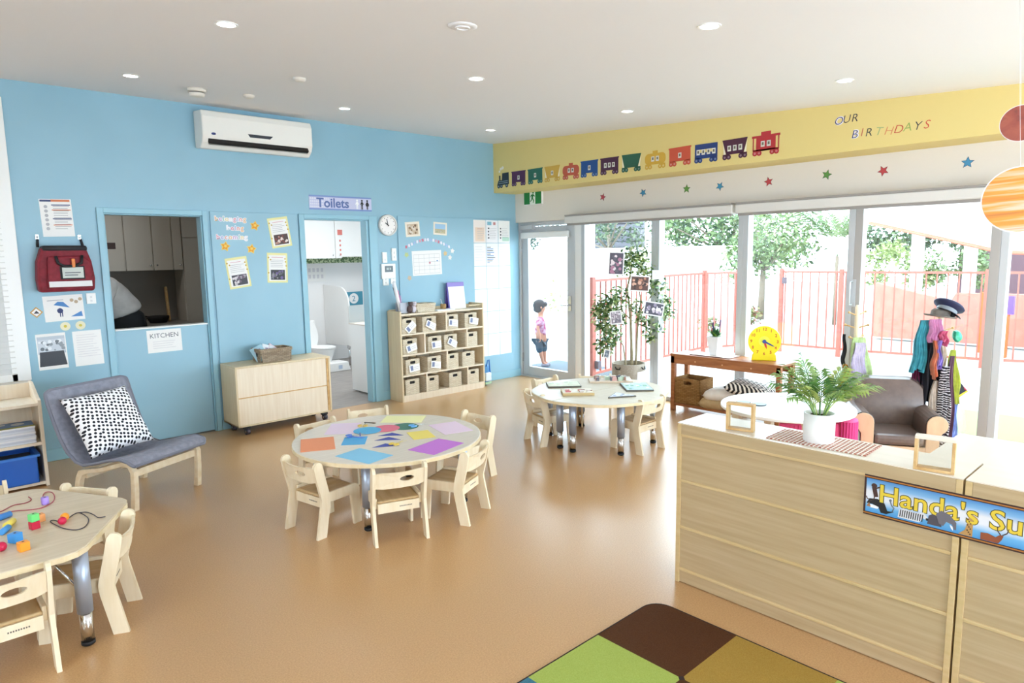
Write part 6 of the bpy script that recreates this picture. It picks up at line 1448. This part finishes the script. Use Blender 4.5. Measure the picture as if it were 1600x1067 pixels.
b = MB(white_pl); b.box((-1.3, -.5, 0), (1.1, 0, .9)); b.build('carcass', t)
for x0, x1 in ((-1.25, -.43), (-.42, .13), (.14, .24)):
    b = MB(white_pl); b.box((x0, -.52, -.02), (x1, -.502, .88)); o = b.build('door', t, bev=.002); b = MB(chrome); b.ball((x1 - .04, -.53, .03), .012, 8, 6); b.build('knob', o)
b = MB(M('sticker_red', 'D87A70', .6)); b.box((-.03, -.002, .28), (.05, 0, .36))
for k in range(4): b.box((-.005, -.002, .18 - k * .07), (.02, 0, .21 - k * .07))
tag(b.build('red_stickers', loc=(-1.19, 2.768, 1.70)), 'small red stickers on the white toilet room cupboard', 'sticker')
t = thing('partition_screen', 'white toilet partition with one rounded top corner on a steel leg', 'partition', (-1.22, 3.29, 0))
P = [(0, .28), (0, 1.22), (-.5, 1.2)] + [(-.5 - .28 * math.sin(R(a)), .92 + .28 * math.cos(R(a))) for a in range(15, 91, 15)] + [(-.80, .30)]
b = MB(white_pl); b.prism(P, -.012, .012, 'x'); b.build('panel', t, bev=.004)
b = MB(chrome); b.tube([(0, -.72, 0), (0, -.72, .29)], .015, 10); b.box((-.02, -.75, .26), (.02, -.69, .31)); b.build('leg', t)
t = thing('toilet', 'small white child toilet left of the partition', 'toilet', (-1.86, 2.72, 0), R(25))
b = MB(white_pl); b.lathe([(.10, 0), (.09, .08), (.14, .24), (.16, .31), (.165, .33)], n=28)
for v_ in b.bm.verts: v_.co.y = v_.co.y * 1.25 - .3
b.build('bowl', t)
b = MB(white_pl); b.disc(0, -.3, .17, .331, .355, 28, 1, 1.25); b.build('seat', t, bev=.005)
b = MB(white_pl); b.at((0, -.1, .53), (R(80), 0, 0)); b.disc(0, 0, .165, -.01, .012, 28, 1, 1.3); b.build('lid', t, bev=.005)
b = MB(white_pl); b.box((-.19, -.06, .33), (.19, .1, .72), .02); b.build('cistern', t)
b = MB(M('cistern_red', 'D86A60', .6)); b.box((-.1, -.03, .72), (.05, .03, .74)); b.build('red_button', t)
t = thing('step_stool', 'white plastic step stool in front of the child toilet', 'step stool', (-1.62, 2.32, 0))
b = MB(white_pl)
for v_ in ((-.17, -.12), (.17, -.12), (.17, .12), (-.17, .12)): pass
b.prism([(-.20, 0), (.20, 0), (.16, .13), (-.16, .13)], -.14, .14, 'y'); b.build('stool_body', t, bev=.01)
b = MB(M('stool_mark', 'B8C8DC', .6)); b.box((.0, -.1415, .035), (.06, -.14, .09)); b.build('printed_mark', t)
t = thing('vanity_cabinet', 'white vanity cabinet with a small black tap just inside the toilet doorway', 'cabinet', (-2.19, .62, 0))
b = MB(white_pl); b.box((0, -.46, .02), (.5, .16, .83)); b.build('carcass', t)
b = MB(M('vanity_top', 'D8CFC4', .4)); b.box((-.01, -.47, .83), (.5, .17, .845)); b.build('worktop', t)
b = MB(M('splash', 'E4E2DF', .4)); b.box((0, .17, .83), (.5, .19, 1.05)); b.build('splash_back', t)
b = MB(black); b.box((.2, -.1, .846), (.3, .02, .93), .01); b.build('tap', t)
def sign2(x, z, s, lb):
    t = thing('number_sign', lb, 'sign', (x, 3.288, z), rot=BLUE); b = MB(M('sign_teal', '4A97B0', .5)); b.box((-.14 * s, -.11, 0), (.14 * s, .11, .004)); b.build('backing', t)
    b = MB(white_mat); b.disc(-.0, 0, .085, .004, .006, 28); b.use(M('sign_teal', '4A97B0', .5)); b.text(s and '2', .13, -.035, -.045, .0065, .0006); b.build('number', t)
sign2(-.70, .97, 1.2, 'teal sign with a white circle and number 2 right of the partition')
b = MB(M('sign_teal', '4A97B0', .5)); b.box((-.08, -.004, -.12), (.08, 0, .12)); tag(b.build('teal_panel', loc=(-1.66, 3.29, .86)), 'plain teal panel at the left edge of the toilet doorway view', 'sign')
b = MB(paper); b.box((-.2, -.002, -.13), (.2, 0, .13)); b.use(pale_line)
for i in range(10): b.box((-.16 + (i % 5) * .07, -.003, -.08 + (i // 5) * .1), (-.12 + (i % 5) * .07, -.002, -.02 + (i // 5) * .1))
tag(b.build('wash_notice', loc=(-1.38, 3.29, 1.4)), 'white notice with faint drawings under the mosaic strip', 'notice')
for nm, loc, e_, sz in (('toilet_room_lamp', (-1.8, 1.1, 2.58), 52, 1.2), ('kitchen_fill_light', (-4.8, 1.1, 2.58), 8.0, .5)):  # the kitchen one is an added fill so the room is not black
    l = bpy.data.lights.new(nm, 'AREA'); l.energy = e_; l.size = sz; o = bpy.data.objects.new(nm, l); COL.objects.link(o); o.location = loc; o['label'] = 'unseen area light under the side room ceiling'; o['category'] = 'lamp'

# ------------------------------------------------------------ outside
deckm = noisy('pale_deck', '92908F', '9C9A98', (.6, 12, 1), .8, 2, 3)
N, L, bs = nodes(deckm)
b = MB(deckm); b.box((.0, -16, -.12), (3.0, 3.4, -.03)); struct(b.build('floor_deck'))
b = MB(M('pale_concrete', '9A9895', .85)); b.box((3.0, -20, -.15), (30, 30, -.05)); struct(b.build('floor_yard'))
b = MB(M('pale_concrete', '9A9895', .85)); b.box((-.15, 3.4, -.15), (3.0, 30, -.05)); struct(b.build('floor_path'))
b = MB(noisy('lawn_mat', '74864E', '889A5E', (20, 20, 1), .9, 6, 4)); b.box((.55, -12, -.03), (1.75, -4.55, -.018)); tag(b.build('grass_mat'), 'pale green artificial grass mat outside the right hand window', 'grass mat')
b = MB(M('door_mat', '4A5258', .9)); b.box((.12, -1.0, -.03), (1.35, .62, -.02)); tag(b.build('door_mat'), 'large grey mat on the deck outside the glass door', 'mat')
fence_m = M('fence_red', 'A85C4E', .5)
def fence(P, lb, posts):
    t = thing('bar_fence', lb, 'fence', (P[0][0], P[0][1], 0), 0, 'red bar fences'); O = Vector((P[0][0], P[0][1], 0)); nb = 0
    tot = sum((Vector(P[i + 1]) - Vector(P[i])).length for i in range(len(P) - 1))
    rails = MB(fence_m); bars = MB(fence_m)
    for i in range(len(P) - 1):
        a, c = Vector((*P[i], 0)), Vector((*P[i + 1], 0)); L_ = (c - a).length; u = (c - a).normalized(); an = math.atan2(u.y, u.x)
        rails.at(a - O, (0, 0, an)); rails.box((0, -.016, 1.275), (L_, .016, 1.31)); rails.box((0, -.016, .06), (L_, .016, .095))
        n = int(L_ / .125)
        for k in range(n):
            x = (k + .5) * L_ / n; bb = MB(fence_m); bb.at(a - O, (0, 0, an)); bb.box((x - .009, -.009, .095), (x + .009, .009, 1.275)); bb.build('bar', t)
    rails.build('rails', t)
    for x, y in posts: bb = MB(fence_m); bb.box((x - O.x - .03, y - O.y - .03, -.05), (x - O.x + .03, y - O.y + .03, 1.34)); bb.build('post', t)
fence([(.36, -.93), (1.14, -.83), (3.49, -.66), (4.05, -.95)], 'red bar fence running outwards behind the indoor tree and white flower pot', [(.36, -.93), (3.49, -.66), (4.05, -.95)])
fence([(4.66, -1.40), (4.68, -2.35), (4.72, -2.9), (4.93, -4.22), (5.1, -4.75), (5.5, -7.5)], 'red bar fence parallel to the windows behind the armchair and coat trees', [(4.66, -1.40), (4.69, -2.35), (4.93, -4.22), (5.3, -6)])
for x, y, lb in ((.40, -.96, 'small dark latch box low on the near post of the red fence'), (4.64, -1.43, 'grey hinge box high on the gate post of the red fence')):
    z = .2 if x < 1 else 1.15
    b = MB(M('latch_dark', '5A5058', .5)); b.box((-.03, -.06, -.05), (.03, .0, .05)); tag(b.build('fence_latch', loc=(x, y - .0, z)), lb, 'latch')
b = MB(white_mat); b.box((9.9, 2.2, -.1), (10.1, 16, 1.8)); tag(b.build('boundary_wall'), 'long white boundary wall behind the red fence', 'wall')
slm = noisy('grey_slats', '5E5A60', '6E6A70', (1, 1, 14), .8, 2, 2)
b = MB(slm)
for i in range(15): b.box((14.3, 8.6, 1.0 + i * .22), (14.45, 11.6, 1.19 + i * .22))
b.box((14.46, 8.6, -.05), (14.6, 11.6, 4.3)); tag(b.build('slatted_house'), 'dark grey slatted house wall between the trees at upper left of the window', 'building')
b = MB(M('maroon_wall', '5E444C', .8)); b.box((13.0, -6.5, -.05), (14, -1.9, 1.9)); tag(b.build('dark_building'), 'dark maroon building under the shade sail at the right', 'building')
b = MB(M('white_post', 'E8E6E2', .6)); b.box((-.04, -.04, -.03), (.04, .04, 2.9)); tag(b.build('veranda_post', loc=(2.4, .82, 0)), 'white post outside the window left of the indoor tree', 'post', 'white outdoor posts')
for x, y, lb in ((8.3, -2.35, 'white post under the shade sail, the left one'), (8.3, -3.22, 'white post under the shade sail, the right one')):
    b = MB(M('white_post', 'E8E6E2', .6)); b.box((-.09, -.09, -.05), (.09, .09, 2.3)); tag(b.build('sail_post', loc=(x, y, 0)), lb, 'post', 'white outdoor posts')
t = thing('shade_sail', 'white shade sail with a coral edge sloping across the right hand window', 'shade sail', (8, -3, 0))
sl = [Vector((.05, 1.46, 2.16)), Vector((.05, -.72, 1.56)), Vector((.05, -4.6, 1.25)), Vector((-2.6, -4.6, 3.9)), Vector((-2.6, .9, 3.9))]
b = MB(M('sail_white', 'EDE6E0', .8)); lo = [b.v(p) for p in sl]; hi = [b.v(p + Vector((0, 0, .02))) for p in sl]; b.f(lo[::-1]); b.f(hi)
for i in range(5): b.f([lo[i], lo[(i + 1) % 5], hi[(i + 1) % 5], hi[i]])
b.build('canopy', t)
b = MB(M('sail_coral', 'D87A62', .7)); b.tube(sl[:3], .035, 6); b.build('coral_edge', t)
salm = noisy('salmon_render', 'A87060', 'B27A6A', (2, 2, 2), .85, 3, 3)
b = MB(salm); b.prism([(-1.95, 0), (-1.95, 1.02), (-2.6, .86), (-3.2, .72), (-3.27, .86), (-4.5, .87), (-6.8, .8), (-6.8, 0)], 7.3, 7.5, 'x'); tag(b.build('salmon_wall'), 'low salmon coloured play wall with a stepped top behind the fence', 'wall')
b = MB(M('play_orange', 'D8602C', .6)); b.box((6.2, -4.25, -.05), (6.3, -3.95, .62)); b.use(M('play_purple', '6A4A9C', .6)); b.box((6.2, -4.3, .62), (6.3, -4.05, .9)); b.use(M('play_orange', 'D8602C', .6)); b.box((6.2, -3.95, .0), (6.3, -3.88, .95)); tag(b.build('play_panel'), 'orange and purple play panel behind the red fence', 'play equipment', 'play panels')
b = MB(M('play_purple', '6A4A9C', .6)); b.box((7.0, -5.0, .4), (7.1, -4.7, .72)); b.use(M('play_white', 'D8D8E0', .6)); b.box((6.98, -4.9, .48), (7.0, -4.82, .66)); tag(b.build('play_panel'), 'purple play panel at the right picture edge behind the fence', 'play equipment', 'play panels')

def foliage(name, c, rad, n, cols, size, lb, cat='tree', trunk_=None, group='trees and bushes outside', seed=0, droop=0):
    q = random.Random(seed); t = thing(name, lb, cat, (c[0], c[1], -.05), 0, group)
    ms = [M('leaf_' + k, k, .6) for k in cols]; b = MB()
    cl = [Vector((q.uniform(-1, 1) * rad[0] * .75, q.uniform(-1, 1) * rad[1] * .75, c[2] + q.uniform(-.8, .8) * rad[2])) for _ in range(max(4, n // 130))]
    cr = min(rad) * .55
    for i in range(n):
        o = q.choice(cl); u = Vector((q.gauss(0, 1), q.gauss(0, 1), q.gauss(0, 1))).normalized() * cr * q.random() ** .45; p = o + u
        dv = Vector((q.gauss(0, 1), q.gauss(0, 1), q.gauss(-.3 - droop, .7))).normalized(); sd = dv.cross(Vector((q.gauss(0, 1), q.gauss(0, 1), .5))).normalized(); l = size * q.uniform(.6, 1.3)
        b.use(ms[int(q.random() ** 1.3 * len(ms))]); b.f([b.v(p), b.v(p + dv * l * .5 + sd * l * .25), b.v(p + dv * l), b.v(p + dv * l * .5 - sd * l * .25)])
    b.build('foliage', t)
    if trunk_:
        b = MB(M('outdoor_bark', '7A6C5C', .9)); b.tube([(0, 0, 0), (trunk_[0] * .5, trunk_[1] * .5, c[2] * .5), (trunk_[0], trunk_[1], c[2])], [.09, .07, .04], 7)
        for k in range(5): o = cl[k % len(cl)]; b.tube([(trunk_[0] * .7, trunk_[1] * .7, c[2] * .6), tuple(o)], [.045, .015], 5)
        b.build('trunk', t)
foliage('tree', (11.6, 3.6, 2.6), (1.2, 2.6, 1.1), 4200, ('5E7046', '728454', '45573A'), .17, 'leafy green tree in the middle of the second window', trunk_=(.2, -.2), seed=1)
foliage('tree', (12.4, 8.4, 3.0), (1.0, 3.0, 1.1), 2000, ('364432', '48583E', '627050'), .16, 'dark tangled tree above the white boundary wall at the left', trunk_=(0, .2), seed=2)
foliage('tree', (11.4, 11.2, 2.55), (.8, 1.6, .55), 1500, ('3E4A40', '66725E', '7E8A76'), .14, 'greyish vine foliage seen through the top of the glass door', 'vine', seed=3)
foliage('tree', (9.6, 1.45, 2.0), (.9, 1.1, .95), 3200, ('6C804E', '80905E', '50643E'), .13, 'bright green tree right of the second window post', trunk_=(.1, 0), seed=4)
foliage('bush', (9.6, -1.6, 1.35), (.5, .7, .45), 1300, ('8C9A60', '9CA870', '70824E'), .11, 'pale yellow green bush left of the white sail posts', 'bush', seed=5)
foliage('bush', (9.8, -2.6, 1.25), (.5, .75, .45), 1500, ('64784A', '52663E', '7A8A5E'), .1, 'rounded grey green bush between the white sail posts', 'bush', seed=6)
foliage('tree', (12.2, -1.2, 2.2), (.6, 1.6, .6), 2200, ('46583C', '5C6E48', '384832'), .14, 'dark green foliage under the left end of the shade sail', seed=7)
foliage('bush', (3.5, 3.4, .9), (.5, .9, .5), 260, ('A4AA78', 'B8BA8C', '8E9A66'), .1, 'pale bush behind the child seen through the glass door', 'bush', seed=8)
foliage('bush', (5.9, .9, .45), (.4, 1.4, .35), 500, ('6C7842', '867E54', '7E4E3E'), .09, 'low mixed shrubs behind the red fence near the white flower pot', 'bush', seed=9)
foliage('bush', (5.9, -5.4, .35), (.3, 1.0, .35), 500, ('9AA868', 'B0B87C', '84945A'), .08, 'green shrubs behind the fence at the right edge', 'bush', seed=10)
t = thing('garden_palm', 'arching palm fronds behind the red fence left of the sliding door post', 'palm', (9.4, -.42, -.05), 0, 'trees and bushes outside')
b = MB(M('outdoor_bark', '7A6C5C', .9)); b.tube([(0, 0, 0), (0, 0, 1.55)], [.05, .04], 8); b.build('trunk', t)
for i in range(16):
    frond(t, (0, 0, 1.5), i * 2.4, .5 + .55 * ((i * 7) % 5) / 4, 1.35, (M('palm_pale', '88986C', .5), M('palm_mid', '4E6A3C', .5))[i % 2], 16, .42, 1.2, 'frond', .022)

# child on the deck outside the glass door
CX, CY = .755, .41
t = thing('person', 'small child in a pink patterned top and blue shorts standing outside the glass door', 'person', (CX, CY, -.02), math.atan2(vy, vx))
sk = M('child_skin', 'A06A50', .6)
V = [((0, 0, .46), .08), ((0, 0, .58), .075), ((.0, 0, .7), (.075, .07)), ((0, 0, .77), .035), ((.005, 0, .83), .06), ((.01, 0, .9), .085), ((.005, 0, .955), .06),
     ((-.01, -.09, .72), .03), ((-.05, -.13, .6), .025), ((-.02, -.15, .48), .02), ((-.01, .09, .72), .03), ((-.03, .12, .6), .025), ((.03, .12, .5), .02),
     ((-.03, -.045, .42), .055), ((-.01, -.045, .25), .04), ((.03, -.045, .06), .024), ((.085, -.045, .025), .022), ((.04, .045, .42), .055), ((.05, .045, .25), .04), ((.06, .045, .06), .024), ((.11, .045, .025), .022)]
E_ = [(0, 1), (1, 2), (2, 3), (3, 4), (4, 5), (5, 6), (2, 7), (7, 8), (8, 9), (2, 10), (10, 11), (11, 12), (0, 13), (13, 14), (14, 15), (15, 16), (0, 17), (17, 18), (18, 19), (19, 20)]
for k, w_, d_ in ((9, (-.015, -.152, .455), (.1, 0, -1)), (12, (.05, .12, .48), (.8, 0, -.6))):
    Vh, Eh = hand(None, w_, d_, (1, 0, .2), .6); n0 = len(V); V += Vh; E_ += [(k, n0)] + [(a + n0, c_ + n0) for a, c_ in Eh]
limb('body', sk, V, E_, t)
limb('top', noisy('pink_print', '8E3058', 'A88AA0', (22, 22, 22), .8, 1, 2, ramp=(.42, .58)), [((0, 0, .44), .105), ((0, 0, .56), .095), ((0, 0, .69), (.09, .085)), ((0, 0, .735), .05), ((-.01, -.095, .72), .042), ((-.045, -.13, .61), .036), ((-.01, .095, .72), .042), ((-.03, .12, .61), .036)], [(0, 1), (1, 2), (2, 3), (2, 4), (4, 5), (2, 6), (6, 7)], t)
limb('shorts', M('denim', '20303F', .8), [((0, 0, .44), .098), ((-.03, -.045, .38), .068), ((-.012, -.045, .2), .052), ((.04, .045, .38), .068), ((.05, .045, .2), .052)], [(0, 1), (1, 2), (0, 3), (3, 4)], t)
b = MB(M('child_hair', '1E181A', .8)); b.ball((-.015, 0, .915), (.095, .092, .09)); b.ball((.055, 0, .93), (.055, .075, .04), 10, 8); b.ball((-.03, 0, .86), (.075, .08, .06)); b.build('hair', t)
b = MB(dark); b.ball((.088, -.03, .895), .007, 6, 5); b.ball((.088, .03, .895), .007, 6, 5); b.use(sk); b.ball((.097, 0, .875), (.013, .009, .011), 8, 6); b.ball((.01, -.085, .885), (.014, .008, .018), 8, 6); b.ball((.01, .085, .885), (.014, .008, .018), 8, 6); b.use(M('lips', 'A8645A', .5)); b.ball((.088, 0, .852), (.006, .014, .004), 6, 5); b.build('face', t)
b = MB(M('shoe_grey', '7A7480', .7)); b.box((.0, -.07, .0), (.12, -.02, .045), .015); b.build('shoe', t); b = MB(M('shoe_grey', '7A7480', .7)); b.box((.03, .02, .0), (.145, .07, .045), .015); b.build('shoe', t)
